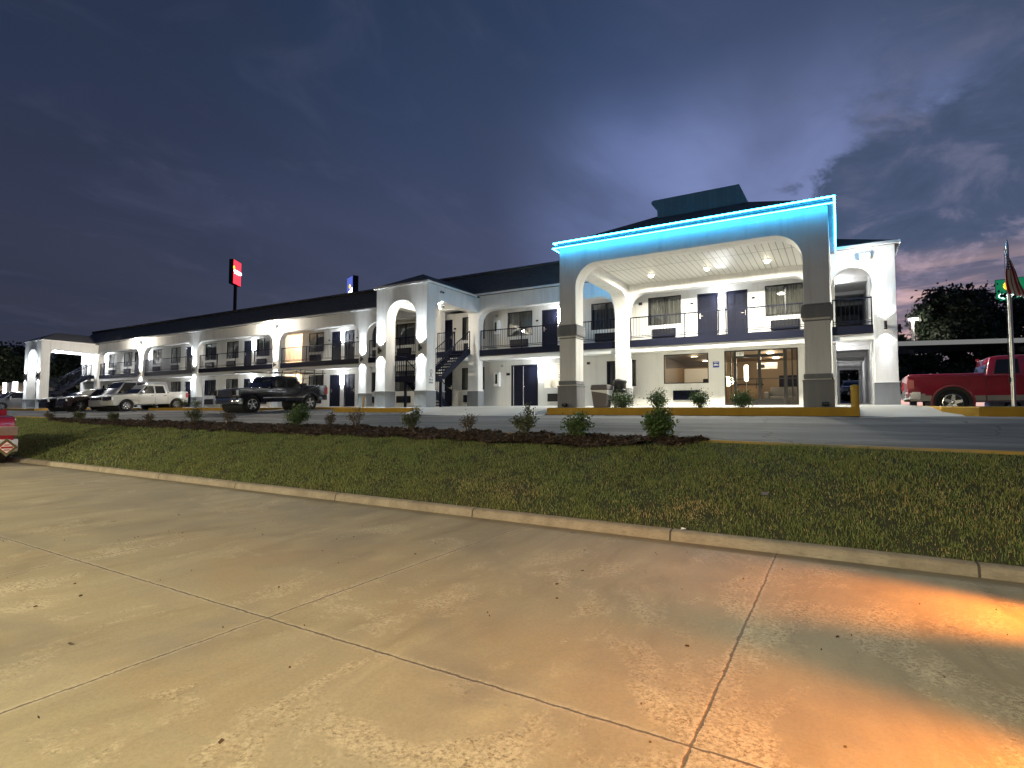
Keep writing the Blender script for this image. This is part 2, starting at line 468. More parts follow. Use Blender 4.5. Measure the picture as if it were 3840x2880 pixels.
def mulch_v(u): return np.interp(u, MU, MV) + .1 * hashn(u, u * .3, 3.1)
BUSH_BED = [(-31.5, 11.1, .5), (-28.3, 11.0, .5), (-25.2, 11.0, .45), (-22.3, 10.9, .4), (-19.4, 10.95, .62), (-17.3, 10.9, .5), (-13.5, 10.6, .75),
            (-12.3, 10.75, .4), (-11.1, 10.6, .6), (-8.95, 10.35, .62), (-7.1, 10.1, .5), (-5.6, 10.0, .62), (-4.42, 9.98, .5), (-2.83, 10.0, .56)]
def mound(u, v):
    z = 0 * np.asarray(u, float)
    for bu, bv, _ in BUSH_BED: z = z + .09 * np.exp(-((u - bu) ** 2 + (v - bv) ** 2) / .12)
    return z
def grid(name, us, vfun0, vfun1, nv, zfun, mat):
    us = np.asarray(us, float); t = np.linspace(0, 1, nv)
    U = np.repeat(us[:, None], nv, 1); Vv = vfun0(us)[:, None] * (1 - t) + vfun1(us)[:, None] * t
    Z = zfun(U, Vv); n = len(us)
    V = np.stack([U, Vv, Z], -1).reshape(-1, 3)
    i = np.arange(n - 1)[:, None] * nv + np.arange(nv - 1)[None]
    F = np.stack([i, i + nv, i + nv + 1, i + 1], -1).reshape(-1, 4)
    me = npmesh(name, V, F, mat)
    me.polygons.foreach_set('use_smooth', [True] * len(me.polygons))
    return me
cst = lambda c: (lambda u: np.full_like(np.asarray(u, float), c))

# lower lot, far ground
struct('concrete_lot', MB().quad((-160, -60, LOT), (120, -60, LOT), (120, 7.06, LOT), (-160, 7.06, LOT)).mesh('concrete_lot', 'lot_concrete'))
struct('asphalt_drive', grid('asphalt_drive', np.concatenate([np.linspace(-160, -64, 18), np.linspace(-62, 16, 130), np.linspace(18, 120, 18)]), edge_v, cst(24.2), 60, asph, 'asphalt'))
mb = MB()
for (u0, u1) in ((-160, -61.5), (1.9, 120)):
    za, zb = float(asph(u0, 24.2)), float(asph(u1, 24.2))
    mb.quad((u0, 24.2, za), (u1, 24.2, zb), (u1, 36.5, .0), (u0, 36.5, .0))
mb.quad((-160, 36.5, .0), (-61.5, 36.5, .0), (-61.5, 60, .3), (-160, 60, .3))
mb.quad((-61.5, 36.5, .5), (1.9, 36.5, .5), (1.9, 60, 1.3), (-61.5, 60, 1.3))
mb.quad((1.9, 36.5, .0), (120, 36.5, .0), (120, 60, .3), (1.9, 60, .3))
struct('back_lot', mb.mesh('back_lot', 'asphalt'))
mb = MB(); mb.quad((-900, 60, .2), (900, 60, .2), (900, 1200, -.3), (-900, 1200, -.3))
mb.quad((-900, -200, -1.8), (-160, -200, -1.8), (-160, 60, .1), (-900, 60, .1)); mb.quad((120, -200, -1.8), (900, -200, -1.8), (900, 60, .1), (120, 60, .1))
struct('ground', mb.mesh('ground', 'far_ground'))

# kerb between lot and bank: rolled top
kp = [(7.02, LOT - .1), (7.02, LOT + .02), (7.035, LOT + .095), (7.06, LOT + .118), (7.17, LOT + .125), (7.17, LOT - .1)]
mb = MB(); us = np.linspace(-160, 60, 160)
k = len(kp)
vs = [(u, v + .06 * math.sin(u * .28 + .6) * (1 if -30 < u < 6 else 0) * .25, z + .004 * hashn(u, v, 5)) for u in us for v, z in kp]
fs = [(i * k + j, (i + 1) * k + j, (i + 1) * k + j + 1, i * k + j + 1) for i in range(len(us) - 1) for j in range(k - 1)]
struct('lot_kerb', mb.add(vs, fs).mesh('lot_kerb', 'kerb_concrete', smooth=40))

# grass bank base + blades
struct('grass_bank', grid('grass_bank', np.concatenate([np.linspace(-160, -62, 20), np.linspace(-60, 14, 150), np.linspace(16, 60, 12)]), cst(V0B), lambda u: edge_v(u) - .12, 26, bank_z, 'bank_soil'))
rg = np.random.default_rng(5)
def dry_mask(u, v):
    d = np.zeros_like(u)
    for pu, pv, ru, rv, s in ((-1.72, 7.62, .42, .26, 1.0), (-2.2, 7.45, .5, .16, .8), (-4.6, 7.75, .75, .32, .75), (-5.4, 7.95, .5, .3, .5), (.6, 8.2, 1.2, .5, .5), (-.6, 8.3, 1.2, .6, .25), (2.0, 8.0, 1.4, .7, .45)):
        d = np.maximum(d, s * np.exp(-(((u - pu) / ru) ** 2 + ((v - pv) / rv) ** 2)))
    return d
def blades(n, ufun, hmin, hmax, wid):
    u = ufun(n); ve = edge_v(u) - .14
    v = V0B + .01 + (ve - V0B) * rg.random(n)
    keep = ~((v > mulch_v(u) - .03) & (u > -34) & (u < -2.05) & (rg.random(n) > .03))
    # clumpy density
    den = .62 + .38 * hashn(u, v, 5.3) + .25 * hashn(u, v, 13)
    keep &= rg.random(n) < den
    u, v = u[keep], v[keep]; n = len(u)
    z = bank_z(u, v)
    ang = rg.random(n) * 2 * PI; lean = rg.normal(0, .45, n); h = hmin + (hmax - hmin) * rg.random(n) ** 1.4
    h = h * (.8 + .28 * hashn(u, v, 3.3))
    dry = dry_mask(u, v); dryf = (rg.random(n) < np.where(dry > .5, dry * 1.05, dry * .7) * (.6 + .5 * rg.random(n)) + .06 + .06 * np.clip(hashn(u, v, 1.1), 0, 1))
    h = np.where(dryf, h * .8, h)
    dx, dy = np.cos(ang), np.sin(ang); w = wid * (.7 + .6 * rg.random(n))
    la = rg.random(n) * 2 * PI; lx, ly = np.cos(la) * np.abs(lean) * h, np.sin(la) * np.abs(lean) * h
    P = lambda s, t, bend: np.stack([u + dx * s * w + lx * bend, v + dy * s * w + ly * bend, z + h * t], -1)
    V = np.stack([P(-.5, -.05, 0), P(.5, -.05, 0), P(.38, .55, .45), P(-.38, .55, .45), P(.05, 1, 1.25), P(-.05, 1, 1.25)], 1)
    i = np.arange(n)[:, None] * 6
    F = np.concatenate([i + np.array([[0, 1, 2, 3]]), i + np.array([[3, 2, 4, 5]])], 0)
    g = rg.random((n, 1))
    green = np.array([.085, .125, .03]) * (1 - g) + np.array([.24, .29, .1]) * g
    olive = np.array([.19, .2, .06]); t2 = np.clip(.35 * hashn(u, v, 2.1) + .2, 0, 1)[:, None]
    green = green * (1 - t2) + olive * t2
    straw = np.array([.46, .35, .16]) * (.6 + .6 * g)
    c = np.where(dryf[:, None], straw, green)
    return V.reshape(-1, 3), F, np.repeat(c, 6, 0)
parts = [blades(125000, lambda n: -7.5 + 11.5 * rg.random(n), .03, .075, .008),
         blades(85000, lambda n: -16 + 8.5 * rg.random(n), .035, .085, .011),
         blades(80000, lambda n: -36 + 20 * rg.random(n), .04, .09, .018),
         blades(30000, lambda n: -80 + 44 * rg.random(n), .05, .1, .035),
         blades(12000, lambda n: 4 + 10 * rg.random(n), .03, .08, .02)]
off = 0; VV = []; FF = []; TT = []
for V, F, T in parts: VV.append(V); FF.append(F + off); TT.append(T); off += len(V)
tag(link('grass', npmesh('grass', np.concatenate(VV), np.concatenate(FF), 'grass_blade', np.concatenate(TT))), 'mown green grass with dry patches on the bank above the lot', 'grass', kind='stuff')

# mulch bed on top of the bank
mz = lambda u, v: bank_z(u, v) + .035 + mound(u, v) + .03 * hashn(u, v, 6) + .02 * hashn(u, v, 15)
struct('mulch_bed', grid('mulch_bed', np.linspace(-34.3, -2.0, 330), mulch_v, lambda u: edge_v(u) - .05, 22, mz, 'mulch_bark'))
n = 26000
u = -34 + 32 * rg.random(n) ** .75; vm = mulch_v(u); v = vm - .05 + (edge_v(u) - .02 - vm) * rg.random(n)
z = mz(u, v) + .012 * rg.random(n); a = rg.random(n) * 2 * PI; tl = rg.normal(0, .35, n)
ln = .02 + .05 * rg.random(n); wd = .008 + .012 * rg.random(n)
ax = np.stack([np.cos(a), np.sin(a), tl], -1) * ln[:, None]; bx = np.stack([-np.sin(a), np.cos(a), rg.normal(0, .4, n)], -1) * wd[:, None]
c0 = np.stack([u, v, z], -1)
V = np.stack([c0 - ax - bx, c0 + ax - bx, c0 + ax + bx, c0 - ax + bx], 1).reshape(-1, 3)
F = (np.arange(n)[:, None] * 4 + np.array([[0, 1, 2, 3]]))
g = rg.random((n, 1)); T = np.array([.045, .03, .026]) * (1 - g) + np.array([.16, .11, .085]) * g ** 2
tag(link('mulch_chips', npmesh('mulch_chips', V, F, 'mulch_chip', np.repeat(T, 4, 0))), 'dark bark chips covering the planting bed beside the drive', 'mulch', kind='stuff')

# kerb along the drive
mb = MB(); us = np.concatenate([np.linspace(-120, -62, 16), np.linspace(-60, 14, 120), np.linspace(16, 60, 10)])
prof = [(-.09, -.3), (-.09, .085), (-.07, .1), (.04, .1), (.07, .07), (.08, -.3)]
k = len(prof); vs = []
for uu in us:
    ve = float(edge_v(uu)); ze = float(asph(uu, ve))
    vs += [(uu, ve + a, ze + b + .006 * float(hashn(uu, 0, 3))) for a, b in prof]
fs = [(i * k + j, (i + 1) * k + j, (i + 1) * k + j + 1, i * k + j + 1) for i in range(len(us) - 1) for j in range(k - 1)]
struct('drive_kerb', mb.add(vs, fs).mesh('drive_kerb', 'road_kerb_worn', smooth=35))
mb = MB()
vs = []
us = np.linspace(-62, -34.6, 40)
for uu in us:
    ve = float(edge_v(uu)); ze = float(asph(uu, ve))
    vs += [(uu, ve + a * 1.06, ze + b * 1.06 + .004) for a, b in prof]
fs = [(i * k + j, (i + 1) * k + j, (i + 1) * k + j + 1, i * k + j + 1) for i in range(len(us) - 1) for j in range(k - 1)]
struct('painted_kerb', mb.add(vs, fs).mesh('painted_kerb', 'kerb_yellow', smooth=35))

# sidewalks (flush concrete) with painted kerbs
def slab(poly, name='sidewalk', mat='sidewalk_concrete', dz=0.0, kerbs=(), kmat='kerb_yellow'):
    mb = MB(); n = len(poly)
    top = [(a, b, zw(b) + dz) for a, b in poly]; bot = [(a, b, -.35) for a, b in poly]
    mb.add(top + bot, [tuple(range(n))] + [(i, (i + 1) % n, n + (i + 1) % n, n + i) for i in range(n)])
    struct(name, mb.mesh(name, mat))
def kerb(p, q, name='yellow_kerb', top=.004, w=.15, out=.02, drop=.4, mat='kerb_yellow'):
    p = Vector((*p, 0)); q = Vector((*q, 0)); d = (q - p).normalized(); nrm = Vector((d.y, -d.x, 0))
    sec = [(out, -drop), (out, -.03), (out - .02, top), (-w, top), (-w, -.02)]
    vs = []
    m = max(2, int((q - p).length / 1.2)); k = len(sec)
    for i in range(m + 1):
        c = p.lerp(q, i / m)
        for o_, h in sec:
            x = c + nrm * o_; vs.append((x.x, x.y, zw(c.y) + h + .004 * float(hashn(x.x, x.y, 4))))
    fs = [(i * k + j, (i + 1) * k + j, (i + 1) * k + j + 1, i * k + j + 1) for i in range(m) for j in range(k - 1)] + [tuple(range(k)), tuple(range(m * k, m * k + k))]
    struct(name, MB().add(vs, fs).mesh(name, mat))
slab([(-64, 22.6), (-20.8, 22.6), (-20.8, 25.29), (-64, 25.29)])
slab([(-63, 18.9), (-56.6, 18.9), (-56.6, 22.6), (-63, 22.6)])
slab([(-20.8, 18.4), (-15.6, 18.4), (-15.6, 25.29), (-20.8, 25.29)])
slab([(-15.6, 18.8), (-8.8, 18.8), (-8.8, 25.29), (-15.6, 25.29)])
slab([(-8.8, 17.3), (.45, 17.3), (.45, 25.29), (-8.8, 25.29)])
slab([(.45, 19.6), (2.0, 19.6), (2.0, 25.29), (.45, 25.29)])
slab([(2.0, 20.4), (2.35, 18.4), (3.0, 17.7), (16, 17.5), (16, 19.4), (2.2, 19.9)], 'kerb_island', 'bank_soil', -.01)
slab([(-40.8, 19.9), (-28.6, 19.9), (-28.6, 22.6), (-40.8, 22.6)], 'planting_bed', 'mulch_bark', -.02)
# ramps down to the drive
mb = MB(); NN = 24
def ramp_mesh(name, u0, u1, vf, vb):
    us = np.linspace(u0, u1, NN); V = []; F = []
    for uu in us:
        f = vf(uu)
        for t in np.linspace(0, 1, 7):
            v = f + (vb - f) * t; za = float(asph(uu, f)) + .006
            V.append((uu, v, za + (zw(vb) - za) * (t * t * (3 - 2 * t))))
    for i in range(NN - 1):
        for j in range(6): F.append((i * 7 + j, (i + 1) * 7 + j, (i + 1) * 7 + j + 1, i * 7 + j + 1))
    struct(name, MB().add(V, F).mesh(name, 'sidewalk_concrete', smooth=60))
ramp_mesh('sidewalk_ramp', -15.6, -8.8, lambda u: 16.5 + .25 * max(0, (-12.6 - u)), 18.8)
ramp_mesh('sidewalk_ramp', .45, 2.7, lambda u: 16.7 + .35 * (u - .45), 19.6)
kerb((-64, 22.6), (-40.8, 22.6)); kerb((-40.8, 19.9), (-28.6, 19.9)); kerb((-28.6, 22.6), (-20.8, 22.6)); kerb((-28.6, 19.9), (-28.6, 22.6)); kerb((-40.8, 22.6), (-40.8, 19.9))
kerb((-63, 18.9), (-56.6, 18.9)); kerb((-56.6, 18.9), (-56.6, 22.6))
kerb((-20.8, 18.4), (-15.6, 18.4)); kerb((-20.8, 22.6), (-20.8, 18.4))
kerb((-8.8, 17.3), (.45, 17.3), drop=.5, w=.18); kerb((-8.8, 18.9), (-8.8, 17.3)); kerb((.45, 17.3), (.45, 19.6))
kerb((2.0, 20.4), (2.35, 18.4)); kerb((2.35, 18.4), (3.0, 17.7)); kerb((3.0, 17.7), (16, 17.5))
# ------------------------------------------------------------------ the motel wing
VW, VB, EAVE = 23.9, 25.3, 6.1
FL, F2 = .33, 3.25            # ground floor, gallery floor
motel = thing('motel_building', 'long two-storey white motel wing with dark roof, arched gallery and navy doors', 'motel', (-30, 30, .3))
W = dict(parent=motel, world=True)

def rect_wall(u0, u1, z0, z1, holes, v, depth=.1, zb=None):
    """sheet in plane v with rectangular holes (with reveals)"""
    mb = MB()
    us = sorted({u0, u1, *[h[0] for h in holes], *[h[1] for h in holes]})
    for a, b in zip(us[:-1], us[1:]):
        m = (a + b) / 2
        hs = sorted([(h[2], h[3]) for h in holes if h[0] < m < h[1]])
        z = z0
        for q0, q1 in hs + [(z1, z1)]:
            if q0 > z + 1e-4: mb.quad((a, v, z), (b, v, z), (b, v, q0), (a, v, q0))
            z = q1
    for a, b, q0, q1 in holes:
        d = v + depth
        mb.quad((a, v, q0), (a, d, q0), (a, d, q1), (a, v, q1)); mb.quad((b, v, q0), (b, v, q1), (b, d, q1), (b, d, q0))
        mb.quad((a, v, q1), (a, d, q1), (b, d, q1), (b, v, q1)); mb.quad((a, v, q0), (b, v, q0), (b, d, q0), (a, d, q0))
    return mb

UW = [(-7.6, -6.07), (-2.59, -1.06), (-15.31, -13.77), (-10.46, -8.92), (-18.31, -16.77), (-23.31, -21.77), (-25.9, -24.36), (-31.26, -29.72),
      (-43.58, -42.04), (-40.72, -39.18), (-37.0, -35.46), (-51.52, -49.98), (-48.64, -47.1), (-59.42, -57.88), (-56.58, -55.04)]
UD = [(-5.36, -4.46), (-4.19, -3.27), (-13.2, -12.3), (-19.88, -18.98), (-28.96, -28.05), (-27.75, -26.84), (-38.48, -37.56), (-46.38, -45.46), (-54.6, -53.7), (-61.0, -60.1)]
LW = [(-9.67, -8.2), (-18.31, -16.77), (-23.31, -21.77), (-25.9, -24.36), (-31.21, -29.67), (-43.54, -42.0), (-40.68, -39.14), (-37.0, -35.46), (-51.52, -49.98), (-48.52, -46.98), (-59.42, -57.88), (-56.58, -55.04)]
LD = [(-19.88, -18.98), (-29.09, -28.1), (-27.74, -26.75), (-38.4, -37.48), (-46.36, -45.44), (-54.6, -53.7), (-61.0, -60.1)]
DBL = (-15.05, -13.43); GYM = (-13.07, -11.45); LOBW = (-6.9, -4.92); LOBD = (-4.26, -1.4)
ALC = (-33.7, -31.93)
UZ, LZ, DZ = (4.05, 5.36), (1.25, 2.48), 2.05
CEIL2 = 5.62; SOF = 2.72
holes = [(a, b, *UZ) for a, b in UW] + [(a, b, F2, F2 + DZ) for a, b in UD] + [(*ALC, F2, 5.42)]
link('upper_wall', rect_wall(-61.4, -.05, F2, CEIL2, holes, VB).mesh('upper_wall', 'wall_paint', fix=False), **W)
holes = [(a, b, *LZ) for a, b in LW] + [(a, b, FL, FL + 2.1) for a, b in LD] + [(*DBL, FL, 2.5), (*GYM, 1.25, 2.5), (*LOBW, 1.31, 2.65), (*LOBD, FL, 2.69), (*ALC, FL, 2.69)]
link('lower_wall', rect_wall(-61.4, -.05, .22, 2.95, holes, VB).mesh('lower_wall', 'wall_paint', fix=False), **W)

# shell: ends, rear, passage at the right end
mb = MB()
mb.quad((-61.4, 24.35, .2), (-61.4, 37, .2), (-61.4, 37, 6.1), (-61.4, 24.35, 6.1))
mb.quad((-61.4, 37, .2), (-.05, 37, .2), (-.05, 37, 6.1), (-61.4, 37, 6.1))
mb.box(1.1, 24.35, .2, 1.86, 36.98, 6.1)
mb.quad((-.05, VB, .2), (-.05, 36.2, .2), (-.05, 36.2, 6.1), (-.05, VB, 6.1))
mb.box(-.05, 36.2, 2.42, 1.1, 36.5, 6.1); mb.box(-.05, 36.2, .2, .06, 36.5, 2.42); mb.box(.98, 36.2, .2, 1.1, 36.5, 2.42)
link('end_wall', mb.mesh('end_wall', 'wall_paint'), **W)
mb = MB()
mb.box(-.05, 24.4, 2.72, 1.1, 36.2, 2.95)
for v in (26.2, 29.0, 31.9, 34.8): mb.box(-.045, v, 2.56, 1.095, v + .22, 2.72)
mb.box(-.05, 24.4, 5.5, 1.1, 36.2, 5.7)
for v in (26.2, 29.0, 31.9): mb.box(-.045, v, 5.34, 1.095, v + .22, 5.5)
link('passage_ceiling', mb.mesh('passage_ceiling', 'ceiling_paint'), **W)
link('passage_floor', MB().quad((-.05, 25.3, .34), (1.1, 25.3, .34), (1.1, 36.6, .55), (-.05, 36.6, .55)).mesh('passage_floor', 'sidewalk_concrete'), **W)

# arcade: columns + spandrels with rounded corners
COLS = [(-61.48, -60.83), (-58.79, -58.14), (-50.85, -50.2), (-42.85, -42.2), (-33.15, -32.5), (-24.97, -24.32), (-19.43, -18.78), (-16.89, -16.24), (-8.72, -8.08), (-.8, -.16), (1.15, 1.86)]
def column_part(parent, name, u0, u1, v0, v1, zb, zt, band=.8, proud=.03, mat='stucco', bmat='stucco_band', bands=()):
    c = link(name, MB().box(u0, v0, zb, u1, v1, zt).mesh(name, mat, bevel=.012), parent=parent, world=True)
    b = MB().box(u0 - proud, v0 - proud, zb - .03, u1 + proud, v1 + proud, zb + band)
    link('base', b.mesh('base', bmat, bevel=.012), parent=c, world=True)
    link('trim', MB().box(u0 - proud - .012, v0 - proud - .012, zb + band, u1 + proud + .012, v1 + proud + .012, zb + band + .035).mesh('trim', 'trim_white' if bmat == 'stucco_band' else bmat), parent=c, world=True)
    for z0, z1, pr in bands:
        link('band', MB().box(u0 - pr, v0 - pr, z0, u1 + pr, v1 + pr, z1).mesh('band', bmat, bevel=.02), parent=c, world=True)
    return c
for a, b in COLS: column_part(motel, 'column', a, b, VW, VW + .45, zw(VW), EAVE)
def arc(cx, cz, r, a0, a1, n=10): return [(cx + r * math.cos(R(a0 + (a1 - a0) * i / n)), cz + r * math.sin(R(a0 + (a1 - a0) * i / n))) for i in range(n + 1)]
def spandrel(u0, u1, zt, zb, r, r2=None):
    r2 = r2 or r
    return [(u0, zt), (u0, zb - r)] + arc(u0 + r, zb - r, r, 180, 90) + arc(u1 - r2, zb - r2, r2, 90, 0) + [(u1, zb - r2), (u1, zt)]
def clean(p):
    o = []
    for q in p:
        if not o or (abs(q[0] - o[-1][0]) + abs(q[1] - o[-1][1])) > 1e-4: o.append(q)
    return o
for (a, b), (c, d) in zip(COLS[:-1], COLS[1:]):
    u0, u1 = b, c
    if u1 - u0 < 2.5 and u1 < -1: pts = [(u0, EAVE), (u0, 5.55), (u1, 5.55), (u1, EAVE)]
    elif u1 > 0: pts = spandrel(u0, u1, EAVE, 5.43, .654, .654)
    else: pts = spandrel(u0, u1, EAVE, 5.35, .72, .72)
    link('spandrel', MB().prism(clean(pts), 'y', VW, VW + .45).mesh('spandrel', 'stucco'), **W)
# gallery slab, fascia, soffits
link('gallery_ceiling', MB().box(-61.4, VW + .45, CEIL2, -.05, VB, CEIL2 + .1).mesh('gallery_ceiling', 'ceiling_paint'), **W)
link('gallery_slab', MB().box(-61.4, VW + .452, 2.96, -.052, VB - .003, F2).mesh('gallery_slab', 'navy_fascia'), **W)
link('gallery_soffit', MB().box(-61.4, VW + .452, SOF + .06, -.052, VB - .004, 2.957).mesh('gallery_soffit', 'ceiling_paint'), **W)
bays = [(COLS[i][1], COLS[i + 1][0]) for i in range(len(COLS) - 1)]
for u0, u1 in bays:
    if abs(u0 + 18.78) < .1 or abs(u0 + 60.83) < .1: v0 = 23.6
    else: v0 = VW + .12
    link('gallery_edge', MB().box(u0 + .003, v0, 2.94, u1 - .003, VW + .449, F2).mesh('gallery_edge', 'navy_fascia'), **W)
    link('gallery_beam', MB().box(u0 + .003, v0 + .06, SOF, u1 - .003, v0 + .3, 2.937).mesh('gallery_beam', 'trim_white'), **W)
def railing(u0, u1, v, z0, gap=None):
    mb = MB(); top = z0 + 1.05
    mb.box(u0, v - .022, top - .045, u1, v + .022, top)
    mb.box(u0, v - .014, z0 + .1, u1, v + .014, z0 + .13); mb.box(u0, v - .014, z0 + .17, u1, v + .014, z0 + .195)
    n = max(2, int((u1 - u0) / .135))
    for i in range(1, n):
        x = u0 + (u1 - u0) * i / n; mb.box(x - .007, v - .007, z0 + .195, x + .007, v + .007, top - .045)
    m = max(1, round((u1 - u0) / 2.4))
    for i in range(m + 1):
        x = min(max(u0 + (u1 - u0) * i / m, u0 + .02), u1 - .02); mb.box(x - .019, v - .019, z0 - .02, x + .019, v + .019, top - .002)
    return mb
for u0, u1 in bays:
    if abs(u0 + 18.78) < .1 or abs(u0 + 60.83) < .1:      # stair bays: rail only beside the flight
        link('railing', railing(u0 + .02, u0 + 1.2, 23.66, F2).mesh('railing', 'navy_metal'), **W)
    else:
        link('railing', railing(u0 + .02, u1 - .02, VW + .2, F2).mesh('railing', 'navy_metal'), **W)

# roof: steep front slope with capped top, plain gutter line
prof = [(23.66, 6.1), (23.66, 6.17), (24.78, 7.44), (24.66, 7.52), (24.7, 7.6), (25.4, 7.62), (36.6, 7.62), (37.4, 6.17), (37.4, 6.1)]
rf = link('roof', MB().prism(prof, 'x', -61.6, -.32).mesh('roof', 'roof_shingle'), **W)
link('gutter', MB().box(-61.6, 23.62, 6.08, -.3, 23.655, 6.175).mesh('gutter', 'trim_white'), parent=rf, world=True)
A, B, C, D, E_, F_ = (1.98, 23.66, 6.17), (1.98, 37.4, 6.17), (-.318, 37.4, 6.17), (-.318, 23.66, 6.17), (-.318, 25.96, 7.2), (-.318, 35.1, 7.2)
mb = MB().add([A, B, C, D, E_, F_] + [(x, y, 6.1) for x, y, z in (A, B, C, D)], [(0, 1, 5, 4), (3, 0, 4), (1, 2, 5), (2, 3, 4, 5), (6, 9, 8, 7), (0, 6, 7, 1), (1, 7, 8, 2), (2, 8, 9, 3), (3, 9, 6, 0)])
r2 = link('hip_roof', mb.mesh('hip_roof', 'roof_shingle'), **W)
mb = MB().box(-.29, 23.62, 6.08, 2.0, 23.655, 6.18).box(1.985, 23.66, 6.08, 2.02, 37.4, 6.18)
link('gutter', mb.mesh('gutter', 'trim_white'), parent=r2, world=True)

# ---- windows, doors, air conditioners: one prototype each, then copies
def make_window(w, h, name='window'):
    mb = MB(); f = .05; y = .03; x0, x1 = -w / 2, w / 2
    mb.box(x0, y, 0, x1, y + .05, f); mb.box(x0, y, h - f, x1, y + .05, h); mb.box(x0, y, f, x0 + f, y + .05, h - f); mb.box(x1 - f, y, f, x1, y + .05, h - f)
    mb.box(-.035, y - .004, f, .035, y + .05, h - f)
    o = link(name, mb.mesh(name, 'bronze_frame'), parent=motel)
    link('pane', MB().quad((x0 + f, y + .03, f), (x1 - f, y + .03, f), (x1 - f, y + .03, h - f), (x0 + f, y + .03, h - f)).mesh('pane', 'window_glass', fix=False), parent=o)
    mb = MB(); n = 60; vs = []
    for side in (0, 1):
        a, b = (x0 + .01, -.0) if side == 0 else (.0, x1 - .01)
        yy = .16 if side == 0 else .13
        vs = []
        for i in range(n + 1):
            x = a + (b - a) * i / n; d = .016 * math.sin(i * 1.15 + side) + .008 * math.sin(i * .37)
            vs += [(x, yy + d, .0), (x, yy + d * .6, h)]
        mb.add(vs, [(2 * i, 2 * i + 2, 2 * i + 3, 2 * i + 1) for i in range(n)])
    link('curtain', mb.mesh('curtain', 'curtain', smooth=80, fix=False), parent=o)
    link('backing', MB().quad((x0 - .02, .2, -.03), (x1 + .02, .2, -.03), (x1 + .02, .2, h + .03), (x0 - .02, .2, h + .03)).mesh('backing', 'dark_plastic', fix=False), parent=o)
    return o
def make_door(w, h, hand=1):
    mb = MB(); x0, x1 = -w / 2, w / 2; f = .045
    mb.box(x0, .0, 0, x0 + f, .1, h); mb.box(x1 - f, .0, 0, x1, .1, h); mb.box(x0 + f, .0, h - f, x1 - f, .1, h)
    mb.box(x0 + f + .003, .045, .012, x1 - f - .003, .09, h - f - .003)
    # six raised panels
    iw = (w - 2 * f); c0 = .11 * iw
    for (z0, z1) in ((.12, .62), (.74, 1.34), (1.46, 1.82)):
        for s in (0, 1):
            a = x0 + f + c0 + s * (iw / 2 - c0 * .35); b = a + iw / 2 - c0 * 1.65
            mb.box(a, .032, z0 * h / 2.05, b, .045, z1 * h / 2.05)
            mb.box(a + .035, .026, z0 * h / 2.05 + .035, b - .035, .0319, z1 * h / 2.05 - .035)
    o = link('door', mb.mesh('door', 'navy_door'), parent=motel)
    hx = hand * (w / 2 - f - .075)
    hb = MB().box(hx - .03, .035, .94, hx + .03, .0445, 1.17); hb.box(hx - hand * .13 - .01, .0, 1.04, hx + .012, .018, 1.062) if hand < 0 else hb.box(hx - .13, .0, 1.04, hx + .012, .018, 1.062)
    hb.box(hx - .01, .0, 1.035, hx + .01, .035, 1.067)
    link('handle', hb.mesh('handle', 'brass'), parent=o)
    sx = -hand * (w / 2 - f - .008)
    link('jamb_light_strip', MB().box(sx - .009, .034, .02, sx + .009, .0448, h - f - .01).mesh('jamb_light_strip', 'trim_white'), parent=o)  # white strip standing in for light showing at the jamb gap
    return o
def make_ac(w=1.07, h=.4):
    mb = MB().box(-w / 2, -.1, 0, w / 2, .0, h)
    o = link('air_conditioner', mb.mesh('air_conditioner', 'navy_metal', bevel=.008), parent=motel)
    g = MB()
    for i in range(7):
        z = .05 + (h - .1) * i / 6.5; g.box(-w / 2 + .04, -.112, z, w / 2 - .04, -.1005, z + .022)
    link('grille', g.mesh('grille', 'black_metal'), parent=o)
    return o
ML = Vector(motel.location)
def place(proto, first, u, v, z):
    p = Vector((u, v, z)) - ML
    if first: proto.location = p; return proto
    return copy_tree(proto, motel, p)
protos = {}
def put(key, maker, u, v, z):
    o = _put(key, maker, u, v, z)
    if key in ('uw', 'lw'):
        for ch in o.children:
            if ch.name.startswith('curtain'):
                q = rnd.choice((1, 1, .97, .93, .86)); ch.scale = (q, 1, 1); ch.location = ((rnd.random() - .5) * (1 - q), 0, 0)
    return o
def _put(key, maker, u, v, z):
    if key not in protos: protos[key] = maker(); return place(protos[key], True, u, v, z)
    return place(protos[key], False, u, v, z)
for a, b in UW: put('uw', lambda: make_window(1.54, UZ[1] - UZ[0]), (a + b) / 2, VB, UZ[0])
for a, b in LW: put('lw', lambda: make_window(1.54, LZ[1] - LZ[0]), (a + b) / 2, VB, LZ[0])
for i, (a, b) in enumerate(UD):
    hand = 1 if i in (1, 5) else -1 if i in (0, 4) else (1 if i % 2 else -1)
    put(('ud', hand), lambda: make_door(.91, DZ, hand), (a + b) / 2, VB, F2 + .002)
for i, (a, b) in enumerate(LD):
    hand = -1 if i in (1, 3) else 1
    put(('ld', hand), lambda: make_door(.97, 2.1, hand), (a + b) / 2, VB, FL)
for u in (-6.86, -1.85, -14.55, -9.7, -22.58, -17.6, -24.9, -30.52, -42.85, -40.02, -36.28, -50.8, -47.88, -58.68, -55.82): put('ac', make_ac, u, VB, 3.46)
for u in (-12.3, -9.0, -22.58, -17.6, -24.95, -30.4, -42.82, -40.0, -36.2, -50.8, -47.8, -58.7, -55.8): put('ac', make_ac, u, VB, .55)
